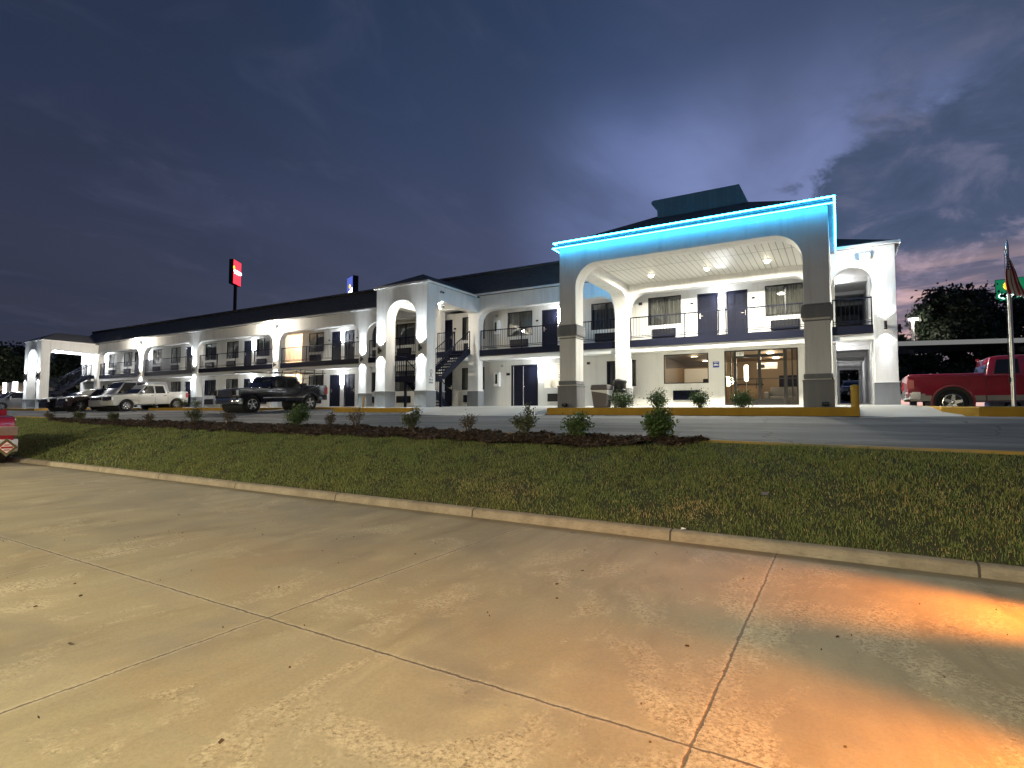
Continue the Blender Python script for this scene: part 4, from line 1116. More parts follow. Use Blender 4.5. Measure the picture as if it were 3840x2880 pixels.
def car(name, label, cat, loc, rotz, pitch, L_, W_, belt, roof, hood, r, axles, ws0, cabf, rr, paintm, spokes=7, group=None, tumble=.24, tail=None, **k):
    h = L_ / 2; s = .26 if roof < 1.6 else .34; tz = tail or belt + .02
    p = dict(L=L_, W=W_, belt=belt, roof=roof, r=r, axles=axles, sill=s, gap=.05, paint=paintm, spokes=spokes, tumble=tumble, nose=1.6)
    p['top'] = [(h, s + .1), (h, hood - .28), (h - .08, hood - .14), (h - .3, hood - .04), (ws0 + .1, hood + .07), (ws0, belt), (rr[1], tz), (-h + .12, tz - .03), (-h, tz - .14), (-h, s + .14)]
    p['cab'] = [(ws0 + .02, belt - .03), (cabf, roof - .05), (cabf - .35, roof), (rr[0] + .4, roof - .02), (rr[0], roof - .07), (rr[1], tz - .04)]
    p['ws'] = ((ws0 - .05, belt + .02), (cabf + .05, roof - .1)); p['rw'] = ((rr[1] + .03, tz + .03), (rr[0] - .02, roof - .13))
    gb, gt = belt + .03, roof - .12; bp = k.get('bp', -.1)
    wx = lambda z: ws0 + (cabf - ws0) * (z - belt) / (roof - belt); rx = lambda z: rr[1] + (rr[0] - rr[1]) * (z - tz) / (roof - tz)
    p['glass'] = [[(wx(gb) - .18, gb), (wx(gt) - .1, gt), (bp + .04, gt), (bp + .04, gb)], [(bp - .04, gb), (bp - .04, gt), (rx(gt) + .14, gt), (rx(gb) + .3, gb)]]
    if k.get('panel'): p['glass'] = p['glass'][:1] + [[(bp - .04, gb), (bp - .04, gt), (bp - .75, gt), (bp - .75, gb)]]
    p['seams'] = [ws0 - .25, bp, bp - .95]; p['handles'] = [bp + .18, bp - .75]; p['handlemat'] = paintm; p['mirror'] = (ws0 - .45, belt + .02)
    p['front'] = dict(grille=(.5, hood - .36, hood - .18), bars=2, barh=.008, lamp=(.48, .82, hood - .34, hood - .17), bumper=(s - .02, hood - .4, paintm))
    p['rear'] = dict(bumper=(s, s + .28, paintm), lamp=(.3, tz - .28, tz - .1))
    return vehicle(name, label, cat, loc, rotz, pitch, p, group)[0]
G = 'cars parked nose out at the far end of the motel'
car('cargo_van', 'white van with dark front windows parked behind the white pickup', 'van', (-45.45, 20.95, .07), R(-90), .035, 4.8, 1.96, 1.22, 2.14, 1.12, .36, (1.55, -1.45), 1.55, .8, (-2.1, -2.32), 'paint_white_van', 5, G, .16, 1.15, panel=True, bp=.05)
car('suv', 'dark maroon sport utility vehicle between the white van and a black sedan', 'car', (-48.3, 20.0, .05), R(-90), .035, 4.7, 1.88, 1.13, 1.66, 1.08, .36, (1.45, -1.35), .95, .35, (-1.95, -2.25), 'paint_maroon', 5, G, .2, 1.1)
car('sedan', 'black sedan parked beside the far stair tower', 'car', (-51.35, 20.05, .05), R(-90), .035, 4.75, 1.84, 1.04, 1.5, 1.04, .34, (1.45, -1.32), .8, .1, (-1.1, -1.75), 'paint_black', 7, G, .26, 1.02)
car('minivan', 'grey minivan parked left of the far stair tower', 'minivan', (-65.0, 20.6, .06), R(-90), .035, 5.0, 1.95, 1.08, 1.72, 1.02, .35, (1.5, -1.5), 1.45, .65, (-2.2, -2.42), 'paint_silver', 6, G, .18, 1.06)
car('sedan', 'dark car with a lit headlamp seen through the passage at the end of the motel', 'car', (1.05, 47.5, .98), R(-90), 0, 4.6, 1.82, .95, 1.42, .93, .33, (1.4, -1.3), .75, .1, (-1.1, -1.7), 'paint_black', 7, None, .26, .98)
car('van', 'pale van parked far behind the red pickup', 'van', (10.2, 43.4, .05), 0, 0, 4.9, 1.9, 1.2, 2.0, 1.1, .34, (1.6, -1.5), 1.6, .9, (-2.2, -2.38), 'paint_tan', 5, None, .16, 1.15, panel=True, bp=.1)
# red truck at the near left (lower lot), nose towards the right
p = pickup_params(6.0, 2.3, 1.42, 2.2, 1.44, 1.5, .46, (2.05, -1.9), 1.3, .75, (-.9, -1.0), 0, bpillar=0, sill=.5)
p.update(paint='paint_red', spokes=6, front=dict(grille=(.55, .86, 1.14), bars=3, lamp=(.62, 1.1, .86, 1.12), bumper=(.36, .74, 'bumper_white')), rear=dict(bumper=(.5, .75, 'chrome'), lamp=(.2, .9, 1.3)))
rt, _ = vehicle('red_truck', 'red truck with white bumper and diamond plate entering at the left edge', 'truck', (-24.6, 5.74, LOT), 0, 0, p)
d = .21; cy, cz = .82, .5
def diamond(rr_, x, nm, m): link(nm, MB().prism([(cy - rr_, cz), (cy, cz - rr_), (cy + rr_, cz), (cy, cz + rr_)], 'x', x, x + .012).mesh(nm, m), parent=rt)
diamond(.27, 3.09, 'placard', 'chrome'); diamond(.2, 3.1025, 'placard_plate', 'paint_red'); diamond(.17, 3.1155, 'placard_face', 'sign_white')
link('placard_marks', MB().box(3.128, .68, .47, 3.132, .96, .53).box(3.128, .75, .41, 3.132, .89, .44).box(3.128, .76, .56, 3.132, .88, .59).mesh('placard_marks', 'extinguisher_red'), parent=rt)
# ------------------------------------------------------------------ lamps
COOL = (.88, .96, 1); WARM = (1, .85, .62)
def sconce(label, u, v, z, power=88, face=-1):
    t = thing('wall_sconce', label, 'wall lamp', (u, v, z), group='up and down lights on the columns')
    y = -.14
    link('housing', MB().lathe([(.04, -.15), (.052, -.15), (.052, .15), (.04, .15), (.04, .12), (.0, .12), (.0, -.12), (.04, -.12)], (0, y, 0), 'z', 18).mesh('housing', 'black_metal', smooth=50), parent=t)
    link('bracket', MB().box(-.03, y + .05, -.06, .03, 0, .06).mesh('bracket', 'black_metal'), parent=t)
    for s in (1, -1):
        link('lens', MB().lathe([(.038, s * .128), (.0, s * .131)], (0, y, 0), 'z', 14).mesh('lens', 'lamp_white'), parent=t)
        lamp('SPOT', 'sconce_beam', (0, y, s * .152), power, COOL, t, rot=(0 if s < 0 else PI, 0, 0), spot_size=R(94), spot_blend=.12, shadow_soft_size=.02)
        lamp('SPOT', 'sconce_core', (0, y, s * .152), power * 5, COOL, t, rot=(0 if s < 0 else PI, 0, 0), spot_size=R(42), spot_blend=1, shadow_soft_size=.02)
    return t
for lab, u, v in (('black up-down sconce on the column left of the navy pickup roof', -50.52, VW), ('black up-down sconce on the column above the tailgate of the white pickup', -42.52, VW),
                  ('black up-down sconce on the column beside the glowing orange alcove', -32.82, VW), ('black up-down sconce on the column behind the leaning yellow pole', -24.65, VW),
                  ('black up-down sconce on the left front column of the near stair tower', -19.1, 19.7), ('black up-down sconce on the right front column of the near stair tower', -16.57, 19.7),
                  ('black up-down sconce on the left column of the far stair tower', -61.15, 19.7), ('black up-down sconce on the right column of the far stair tower', -58.47, 19.7),
                  ('black up-down sconce on the end column right of the portico', 1.5, VW)):
    sconce(lab, u, v, 3.16 if v > 20 else 2.96, 26 if u > 0 else 88)
t = sconce('black up-down sconce on the end wall seen edge-on', 1.87, 24.9, 3.16, 24); t.rotation_euler = (0, 0, R(90))
t.location = (1.862, 24.9, 3.16)

def tube_lamp(label, u, z, h=.72):
    t = thing('gallery_lamp', label, 'wall lamp', (u, VB, z), group='vertical wall lights between the doors')
    link('back_plate', MB().box(-.075, -.03, 0, .075, -.002, h).mesh('back_plate', 'trim_white', bevel=.006), parent=t)
    link('diffuser', MB().lathe([(.0, .02), (.05, .03), (.058, .08), (.058, h - .08), (.05, h - .03), (.0, h - .02)], (0, -.075, 0), 'z', 16).mesh('diffuser', 'lamp_tube', smooth=50), parent=t)
UP = [(-4.33, 'between the two navy doors above the lobby'), (-12.18, 'right of the upper navy door next to the portico'), (-27.9, 'between the two upper doors right of the orange alcove'), (-37.3, 'right of the upper door above the navy pickup hood'),
      (-45.2, 'beside the upper door above the white pickup'), (-52.1, 'at the left of the gallery above the dark parked cars'), (-59.85, 'at the far left end of the upper gallery')]
for u, s in UP: tube_lamp('bright vertical wall light ' + s, u, 4.6)
for u, s in ((-13.25, 'right of the plain double door'), (-27.93, 'between the two lower doors right of the navy pickup'), (-37.3, 'behind the windscreen of the navy pickup'), (-45.2, 'by the lower door behind the white pickup')):
    tube_lamp('bright vertical ground-floor wall light ' + s, u, 1.78)

for i, (u, s) in enumerate(((-6.6, 'left one of three under the portico roof'), (-4.37, 'middle one of three under the portico roof'), (-2.2, 'right one of three under the portico roof'))):
    t = thing('ceiling_lamp', 'round warm ceiling lamp, ' + s, 'ceiling lamp', (u, 22.45, 5.74), group='round lamps in the portico ceiling')
    link('canopy', MB().lathe([(.0, -.0), (.16, -.0), (.16, -.03), (.0, -.03)], (0, 0, 0), 'z', 20).mesh('canopy', 'trim_white'), parent=t)
    link('globe', MB().lathe([(.0, -.13), (.045, -.127), (.08, -.105), (.095, -.07), (.085, -.031), (.0, -.031)], (0, 0, 0), 'z', 20).mesh('globe', 'lamp_globe', smooth=60), parent=t)
    lamp('AREA', 'portico_glow', (0, 0, -.19), 225, (1, .94, .77), t, shape='DISK', size=.26)

def flood(label, loc, rot, power, col=(1, .9, .74), size=R(150)):
    t = thing('floodlight', label, 'floodlight', loc, (0, 0, rot), group='bright floodlights on the facade')
    link('bracket', MB().box(-.04, -.1, -.03, .04, 0, .03).mesh('bracket', 'black_metal'), parent=t)
    link('housing', MB().box(-.16, -.24, -.09, .16, -.1, .1).mesh('housing', 'trim_white', bevel=.015), parent=t)
    link('lens', MB().box(-.14, -.246, -.075, .14, -.2405, .085).mesh('lens', 'lamp_flood'), parent=t)
    lamp('POINT', 'flood_beam', (0, -.36, -.06), power, col, t, shadow_soft_size=.1)
flood('glaring floodlight above the round arch at the right end', (.93, VW, 5.72), 0, 45)
flood('glaring floodlight above the column left of the orange alcove', (-32.85, VW, 5.72), 0, 720)
flood('glaring floodlight above the column behind the white pickup', (-50.6, VW, 5.68), 0, 720)
flood('warm floodlight under the side arch of the near stair tower', (-16.48, 21.3, 5.13), R(-55), 130)
t = thing('ceiling_lamp', 'white ceiling lamp inside the far stair tower', 'ceiling lamp', (-59.8, 21.8, 5.62))
link('globe', MB().lathe([(.0, -.1), (.12, -.08), (.16, -.0), (.0, -.0)], (0, 0, 0), 'z', 16).mesh('globe', 'lamp_white', smooth=60), parent=t)
lamp('POINT', 'tower_glow', (0, 0, -.25), 420, (.95, .97, 1), t, shadow_soft_size=.12)
for z, s in ((5.3, 'upper'), (2.6, 'lower')):
    t = thing('alcove_lamp', f'warm orange lamp in the {s} alcove left of the orange glow wall', 'ceiling lamp', (-32.8, VB + 1.1, z))
    link('globe', MB().lathe([(.0, -.06), (.1, -.05), (.13, .06), (.0, .06)], (0, 0, 0), 'z', 16).mesh('globe', 'lamp_warm', smooth=60), parent=t)
    lamp('POINT', 'alcove_glow', (0, 0, -.2), 75, (1, .62, .34), t, shadow_soft_size=.1)
for v, z in ((25.6, 2.62), (33.0, 2.62), (25.9, 5.4)):
    lamp('POINT', 'passage_glow', (.1, v, z - .25), 12, (.95, .95, 1), None, shadow_soft_size=.05)
for u, s in ((-8.4, 'left'), (-.33, 'right')):
    t = thing('ground_spotlight', f'small black ground spotlight at the foot of the {s} portico column', 'spotlight', (u, 17.82, zw(17.82)), group='ground spotlights at the portico columns')
    link('can', MB().lathe([(.0, -.09), (.05, -.085), (.062, -.06), (.062, .09), (.056, .09), (.05, .06), (.0, .06)], (0, 0, .09), 'x', 16).mesh('can', 'black_metal', smooth=50), parent=t)
    link('stake', MB().box(-.015, -.015, -.02, .015, .015, .05).mesh('stake', 'black_metal'), parent=t)

# ------------------------------------------------------------------ lobby contents
def simple(name, label, cat, me, loc=(0, 0, 0), group=None): return tag(link(name, me, loc=loc), label, cat, group)
for u in (-5.9, -2.6):
    for v in (27, 29.6):
        t = thing('lobby_lamp', 'round ceiling light inside the lobby', 'ceiling lamp', (u, v, 2.7), group='lobby ceiling lights')
        link('diffuser', MB().lathe([(.0, -.05), (.12, -.045), (.15, -.004), (.0, -.004)], (0, 0, 0), 'z', 18).mesh('diffuser', 'lamp_interior', smooth=60), parent=t)
        lamp('POINT', 'lobby_glow', (0, 0, -.2), 17, (1, .78, .5), t, shadow_soft_size=.12)
t = thing('reception_desk', 'brown reception desk behind the glass entrance', 'desk', (-4.1, 28.6, .33))
link('front', MB().box(-.9, -.3, 0, .9, .3, 1.0).mesh('front', 'wood_warm', bevel=.01), parent=t)
link('counter', MB().box(-1.0, -.38, 1.0, 1.0, .38, 1.05).mesh('counter', 'dark_plastic', bevel=.01), parent=t)
t = thing('sofa', 'grey sofa seen through the right entrance door', 'sofa', (-1.9, 27.6, .33))
link('seat', MB().box(-.8, -.4, .08, .8, .4, .42).mesh('seat', 'sofa_fabric', bevel=.05, bseg=3, smooth=50), parent=t)
link('backrest', MB().box(-.8, .2, .42, .8, .45, .85).mesh('backrest', 'sofa_fabric', bevel=.06, bseg=3, smooth=50), parent=t)
for x in (-.9, .9): link('armrest', MB().box(x - .11, -.42, .08, x + .11, .45, .62).mesh('armrest', 'sofa_fabric', bevel=.05, bseg=3, smooth=50), parent=t)
t = thing('hanging_sign', 'white sign with dark picture hanging in the lobby', 'sign', (-2.75, 27.2, 2.12))
link('board', MB().box(-.42, -.015, -.14, .42, .015, .14).mesh('board', 'sign_white'), parent=t)
link('picture', MB().box(-.38, -.02, -.09, -.1, -.0155, .07).mesh('picture', 'dark_plastic'), parent=t)
link('chain', MB().box(-.3, -.004, .14, -.292, .004, .58).box(.292, -.004, .14, .3, .004, .58).mesh('chain', 'chrome'), parent=t)
t = thing('floor_lamp', 'glowing column lamp left of the reception desk', 'lamp', (-3.55, 26.6, .33))
link('shade', MB().lathe([(.06, 1.1), (.085, 1.15), (.085, 1.75), (.06, 1.8)], (0, 0, 0), 'z', 14).mesh('shade', 'lamp_interior', smooth=50), parent=t)
link('stem', MB().lathe([(.12, 0), (.12, .03), (.015, .04), (.015, 1.1)], (0, 0, 0), 'z', 12).mesh('stem', 'brass', smooth=40), parent=t)
simple('lobby_wall_panel', 'dark wall panel behind the lobby sofa', 'panel', MB().box(-2.6, 31.05, .34, -.7, 31.15, 1.9).mesh('lobby_wall_panel', 'navy_door'))
simple('lobby_partition', 'lit cream partition behind the lobby window', 'partition', MB().box(-6.7, 28.4, .34, -4.9, 28.5, 2.2).mesh('lobby_partition', 'trim_white'))
t = thing('desk_chair', 'black desk chair behind the lobby window', 'chair', (-5.25, 26.5, .33))
link('backrest', MB().box(-.2, .18, .6, .2, .25, 1.25).mesh('backrest', 'dark_plastic', bevel=.04, bseg=3, smooth=50), parent=t)
link('seat', MB().box(-.23, -.22, .45, .23, .22, .53).mesh('seat', 'dark_plastic', bevel=.03), parent=t)
link('base', MB().tube([(0, 0, .05), (0, 0, .45)], .025).bar((-.28, 0, .05), (.28, 0, .05), .05, .03).bar((0, -.28, .05), (0, .28, .05), .05, .03).mesh('base', 'black_metal'), parent=t)
# gym behind the lower window
lamp('POINT', 'gym_glow', (-12.3, 26.6, 2.4), 40, (1, .93, .78), None, shadow_soft_size=.15)
t = thing('ceiling_lamp', 'oval ceiling light behind the window right of the double door', 'ceiling lamp', (-12.35, 26.6, 2.68))
link('diffuser', MB().lathe([(.0, -.06), (.14, -.05), (.17, 0), (.0, 0)], (0, 0, 0), 'z', 18).mesh('diffuser', 'lamp_interior', smooth=60), parent=t)
t = thing('exercise_machine', 'white and black exercise machine behind the lower window', 'exercise machine', (-12.4, 26.7, .33))
link('frame', MB().tube([(-.5, 0, .05), (-.35, 0, 1.2), (-.3, 0, 1.75)], .04).tube([(.5, 0, .05), (.25, 0, .9), (-.35, 0, 1.2)], .035).tube([(-.6, 0, .05), (.6, 0, .05)], .04).mesh('frame', 'dark_plastic', smooth=50), parent=t)
link('console', MB().box(-.5, -.12, 1.5, -.15, .12, 1.75).box(-.25, -.1, .75, .1, .1, 1.15).mesh('console', 'sign_white', bevel=.02), parent=t)
link('flywheel', MB().lathe([(.0, -.05), (.28, -.05), (.28, .05), (.0, .05)], (.3, 0, .42), 'y', 20).mesh('flywheel', 'dark_plastic'), parent=t)

# ------------------------------------------------------------------ signs and fittings on the walls
t = thing('number_sign', 'white 107 sign above the left entrance door', 'sign', (-3.62, VB + .012, 2.52))
link('plate', MB().box(-.15, -.006, -.085, .15, .004, .085).mesh('plate', 'sign_white'), parent=t)
o = link('digits', textmesh('107', .17, 'dark_plastic', .002), parent=t, loc=(0, -.009, 0)); o.rotation_euler = (PI / 2, 0, 0)
t = thing('notice_sign', 'small blue notice with pale lines beside the entrance doors', 'sign', (-4.6, VB, 2.11))
link('plate', MB().box(-.13, -.014, -.13, .13, -.002, .13).mesh('plate', 'sign_blue'), parent=t)
mb = MB(); mb.box(-.09, -.017, .085, .1, -.0142, .105); mb.box(-.1, -.017, -.05, .1, -.0142, .0); mb.box(-.06, -.017, .0, .02, -.0142, .03)
link('lines', mb.mesh('lines', 'sign_white'), parent=t)
for lab, u, z, w_, h_ in (('left of the double door', -15.24, 2.03, .22, .13), ('left of the first door above the lobby', -5.6, 4.9, .13, .07), ('right of the second door above the lobby', -3.05, 4.9, .13, .07),
                          ('left of the upper door next to the portico', -13.48, 4.78, .14, .08), ('right of the upper door behind the staircase', -18.8, 4.75, .16, .09), ('left of the upper door pair near the orange alcove', -29.2, 4.76, .14, .08),
                          ('right of the upper door pair near the orange alcove', -26.6, 4.76, .14, .08)):
    simple('room_plate', 'small dark room plate ' + lab, 'sign', MB().box(-w_ / 2, -.016, -h_ / 2, w_ / 2, -.002, h_ / 2).box(-w_ / 2 + .02, -.019, -h_ * .18, w_ / 2 - .02, -.0162, h_ * .12).mesh('room_plate', 'navy_metal'), (u, VB, z), 'room number plates')
for lab, u, v, z in (('at the ground floor left of the double door', -15.97, VB, 1.38), ('on the gallery beside the portico', -16.02, VB, 4.22)):
    t = thing('extinguisher_cabinet', 'white fire extinguisher cabinet ' + lab, 'cabinet', (u + .1, v, z), group='fire extinguisher cabinets')
    link('case', MB().box(-.17, -.2, 0, .17, -.002, .75).mesh('case', 'trim_white', bevel=.01), parent=t)
    link('glass', MB().box(-.07, -.206, .14, .06, -.2005, .66).mesh('glass', 'auto_glass'), parent=t)
    link('extinguisher', MB().lathe([(.0, .16), (.045, .16), (.045, .5), (.02, .56), (.02, .6)], (0, -.209, 0), 'z', 10).mesh('extinguisher', 'extinguisher_red'), parent=t) if False else None
for lab, u, z in (('above the lobby left of the first window', -7.95, 5.12), ('beside the lower dark window left of the portico', -10.6, 2.42)):
    simple('alarm_strobe', 'small dark alarm box ' + lab, 'alarm', MB().box(-.08, -.05, -.06, .08, -.002, .06).box(.02, -.056, -.04, .07, -.0502, .04).mesh('alarm_strobe', 'bronze_frame'), (u, VB, z))
for lab, u, z in (('on the lower wall above the fire extinguisher cabinet', -15.6, 2.5), ('under the gallery ceiling above the upper cabinet', -15.95, 5.25)):
    simple('wall_vent_cap', 'small grey vent cap ' + lab, 'vent', MB().box(-.09, -.05, -.06, .09, -.002, .06).mesh('wall_vent_cap', 'sidewalk_concrete', bevel=.01), (u, VB, z))
# stencilled ribbon sign on the stair tower side
t = thing('ribbon_sign', 'grey stencilled ribbon emblem with two lines on the stair tower side', 'sign', (-16.24, 20.02, 1.72))
pts = []
for i in range(25):
    a = R(-130 + 260 * i / 24); pts.append((.006, .075 * math.sin(a), .14 + .1 * math.cos(a)))
mb = MB().tube([(.006, .1, -.13)] + [pts[0]] + pts[1:-1] + [pts[-1]] + [(.006, -.1, -.13)], .014, 6)
link('ribbon', mb.mesh('ribbon', 'stucco_band'), parent=t)
mb = MB()
for i, (a, b) in enumerate(((-.13, -.095), (-.085, -.05), (-.04, -.005), (.05, .085), (.09, .12))): mb.box(.001, a, -.27, .006, b, -.19)
for i in range(6): mb.box(.001, -.15 + i * .05, -.4, .006, -.115 + i * .05, -.32)
link('lettering', mb.mesh('lettering', 'stucco_band'), parent=t)
simple('security_camera', 'small dark camera high on the side of the stair tower', 'camera', MB().box(.002, -.12, -.04, .09, .02, .03).lathe([(.0, -.04), (.04, -.04), (.04, .03), (.0, .03)], (.05, .1, 0), 'z', 10).mesh('security_camera', 'bronze_frame'), (-16.24, 20.75, 5.72))

# ------------------------------------------------------------------ island: bins, bollards
t = thing('waste_bin', 'tan square waste bin with white bag hanging over its rim', 'waste bin', (-7.17, 18.3, zw(18.3)))
mb = MB(); a, b, h = .23, .3, .66
mb.add([(-a, -a, 0), (a, -a, 0), (a, a, 0), (-a, a, 0), (-b, -b, h), (b, -b, h), (b, b, h), (-b, b, h)], [(0, 3, 2, 1), (0, 1, 5, 4), (1, 2, 6, 5), (2, 3, 7, 6), (3, 0, 4, 7), (4, 5, 6, 7)])
link('body', mb.mesh('body', 'bin_tan', bevel=.02), parent=t)
link('lid', MB().add([(-.32, -.32, .62), (.32, -.32, .62), (.32, .32, .62), (-.32, .32, .62), (-.29, -.29, .79), (.29, -.29, .79), (.29, .29, .79), (-.29, .29, .79)], [(0, 3, 2, 1), (4, 5, 6, 7), (0, 1, 5, 4), (1, 2, 6, 5), (2, 3, 7, 6), (3, 0, 4, 7)]).mesh('lid', 'bin_tan', bevel=.025), parent=t)
link('bag', MB().add([(.3, -.3, .6), (.3, .31, .62), (.27, .3, .44), (.325, .1, .38), (.33, -.1, .42), (.28, -.3, .47)], [(0, 1, 2, 3, 4, 5)]).add([(.31, -.31, .47), (-.31, -.305, .57), (-.31, -.305, .6), (.31, -.31, .6)], [(0, 1, 2, 3)]).mesh('bag', 'bag_plastic', fix=False), parent=t)
t = thing('ash_can', 'round black litter can with domed lid and white liner behind the bush', 'waste bin', (-6.67, 18.75, zw(18.75)))
link('body', MB().lathe([(.2, 0), (.22, .02), (.22, .52), (.2, .53)], (0, 0, 0), 'z', 24).mesh('body', 'sidewalk_concrete', smooth=40), parent=t)
link('hood', MB().lathe([(.2, .5), (.25, .52), (.25, .6), (.22, .64), (.22, .84), (.24, .86), (.24, .92), (.2, .97), (.1, 1.0), (.0, 1.005)], (0, 0, 0), 'z', 24).mesh('hood', 'dark_plastic', smooth=35), parent=t)
def bollard(label, loc, r, h, tilt=0):
    t = thing('bollard', label, 'bollard', loc, (0, tilt, 0), group='yellow bollards')
    link('post', MB().lathe([(r, -.1), (r, h - r * .5), (r * .9, h - r * .2), (r * .55, h), (.0, h + r * .08)], (0, 0, 0), 'z', 20).mesh('post', 'bollard_yellow', smooth=50), parent=t)
bollard('thick yellow bollard at the right corner of the entrance island', (.37, 17.42, -.06), .1, .82)
bollard('thin leaning yellow pole in front of the column right of the navy pickup', (-22.95, 22.35, zw(22.3)), .055, .62, R(5))

# ------------------------------------------------------------------ flagpole and flag
t = thing('flagpole', 'tall bare metal flagpole on the yellow kerb island', 'flagpole', (3.83, 18.6, zw(18.6)))
link('pole', MB().tube([(0, 0, 0), (0, 0, 3.0), (0, 0, 4.15)], [.048, .043, .032], 14).mesh('pole', 'alu_pole', smooth=50), parent=t)
link('finial', MB().lathe([(.0, 4.15), (.03, 4.16), (.018, 4.25), (.0, 4.35)], (0, 0, 0), 'z', 10).mesh('finial', 'alu_pole', smooth=50), parent=t)
link('halyard', MB().tube([(-.075, 0, .55), (-.06, 0, 4.1)], .005, 5).box(-.075, -.02, .62, -.04, .02, .74).mesh('halyard', 'black_metal'), parent=t)
def m_flag():
    m, nt, p, o = _new('flag_cloth')
    uv = N(nt, 'ShaderNodeUVMap'); sx = N(nt, 'ShaderNodeSeparateXYZ'); L(nt, uv.outputs[0], sx.inputs[0])
    x, y = sx.outputs[0], sx.outputs[1]
    st = mth(nt, 'LESS_THAN', mth(nt, 'MODULO', mth(nt, 'FLOOR', mth(nt, 'MULTIPLY', y, 13)), 2), .5)
    c = mix(nt, st, (.6, .58, .56), (.3, .03, .05))
    can = mth(nt, 'MULTIPLY', mth(nt, 'LESS_THAN', x, .4), mth(nt, 'GREATER_THAN', y, 6 / 13))
    fx = mth(nt, 'SUBTRACT', mth(nt, 'FRACT', mth(nt, 'MULTIPLY', x, 15)), .5); fy = mth(nt, 'SUBTRACT', mth(nt, 'FRACT', mth(nt, 'MULTIPLY', mth(nt, 'SUBTRACT', y, 6 / 13), 11.1)), .5)
    d = mth(nt, 'SQRT', mth(nt, 'ADD', mth(nt, 'MULTIPLY', fx, fx), mth(nt, 'MULTIPLY', fy, fy)))
    cc = mix(nt, mth(nt, 'LESS_THAN', d, .3), (.05, .07, .26), (.85, .85, .9))
    L(nt, mix(nt, can, c, cc), p.inputs['Base Color']); p.inputs['Roughness'].default_value = .8
m_flag()
nu, nv_ = 46, 40; V = np.zeros((nu * nv_, 3)); UVs = np.zeros((nu * nv_, 2))
for i in range(nu):
    a = i / (nu - 1)
    for j in range(nv_):
        b = j / (nv_ - 1)           # b: 0 bottom .. 1 top of the hoist
        w = .09 + .3 * a ** .8
        fold = (.035 + .04 * a) * math.sin((1 - b) * 17 + a * 2.2) + .02 * math.sin(a * 9 + b * 6)
        x = -.085 + w * (1 - b) + .018 * math.sin((1 - b) * 17 + a * 2.2 + 1.2) + .012 * math.sin(a * 7)
        z = 4.04 - a * 1.12 - (1 - b) * (.3 - .12 * a) + .02 * math.sin((1 - b) * 14 + a * 3)
        V[i * nv_ + j] = (x, -.11 - fold, z); UVs[i * nv_ + j] = (a, b)
i = np.arange(nu - 1)[:, None] * nv_ + np.arange(nv_ - 1)[None]
F = np.stack([i, i + nv_, i + nv_ + 1, i + 1], -1).reshape(-1, 4)
me = npmesh('flag', V, F, 'flag_cloth'); uvl = me.uv_layers.new(name='UVMap'); uvl.data.foreach_set('uv', UVs[F.ravel()].astype(np.float32).ravel())
me.polygons.foreach_set('use_smooth', [True] * len(me.polygons))
tag(link('flag', me, loc=(3.83, 18.6, zw(18.6))), 'limp striped flag with starred blue canton hanging from the flagpole', 'flag')

# ------------------------------------------------------------------ far signs, lamp, overpass
def pylon(label, base, w, h, zc, facing, mats, pole_r=.35):
    t = thing('pylon_sign', label, 'sign', base, (0, 0, facing))
    link('pole', MB().tube([(0, .35, -.5), (0, .35, zc * .62)], pole_r * 1.35, 12).tube([(0, .35, zc * .6), (0, .35, zc - h / 2 + .2)], pole_r, 12).mesh('pole', 'black_metal', smooth=40), parent=t)
    link('cabinet', MB().box(-w / 2, 0, zc - h / 2, w / 2, 1.15, zc + h / 2).mesh('cabinet', 'black_metal', bevel=.03), parent=t)
    link('face', MB().box(-w / 2 + .12, -.03, zc - h / 2 + .12, w / 2 - .12, -.002, zc + h / 2 - .12).mesh('face', mats), parent=t)
    return t
emat('fascia_added_glow', (.8, .8, .72), .1); emat('sign_red_lit', (1, .03, .05), 1.1); emat('sign_white_lit', (1, .95, .95), 2.2); emat('sign_yellow_lit', (1, .55, .03), 1.3)
emat('sign_green_lit', (.01, .22, .1), .36); emat('sign_bluelit', (.1, .15, .6), .5); emat('sign_cyan_white', (.7, 1, .98), 1.6)
t = pylon('tall red lit roadside sign beyond the roof of the motel', (-140.2, 89.5, .0), 4.6, 6.6, 37.6, R(123), 'sign_red_lit', .45)
mb = MB(); n = 14
ptsA = [(-1.9 + 3.9 * i / n, -.06, 37.7 + .42 * math.sin(i * 2.1) * (1 - i / n * .3)) for i in range(n + 1)]
link('script', MB().tube(ptsA, .3, 6).mesh('script', 'sign_white_lit'), parent=t)
link('spot', MB().lathe([(.0, -.08), (.5, -.06), (.5, -.03), (.0, -.03)], (-1.9, 0, 38.7), 'y', 14).mesh('spot', 'sign_yellow_lit'), parent=t)
t = pylon('dark sign box with a lit white and blue face just above the roof ridge', (-83.6, 77.3, .0), 3.3, 4.4, 24.8, R(26), 'sign_bluelit', .5)
t.rotation_euler = (0, 0, R(-23))
link('band', MB().prism([(-1.45, 22.8), (1.45, 22.8), (1.45, 24.6), (-1.45, 23.6)], 'y', -.07, -.035).mesh('band', 'sign_white_lit'), parent=t)
link('spot', MB().lathe([(.0, -.08), (.42, -.06), (.42, -.035), (.0, -.035)], (.1, 0, 25.0), 'y', 14).mesh('spot', 'sign_yellow_lit'), parent=t)
t = pylon('green lit hotel sign partly hidden behind the flag', (38.4, 184, .0), 6.3, 6.0, 31.4, R(-12), 'sign_green_lit', .5)
o = link('lettering', textmesh('Quality', 1.8, 'sign_cyan_white', .02), parent=t, loc=(0, -.06, 30.0)); o.rotation_euler = (PI / 2, 0, 0)
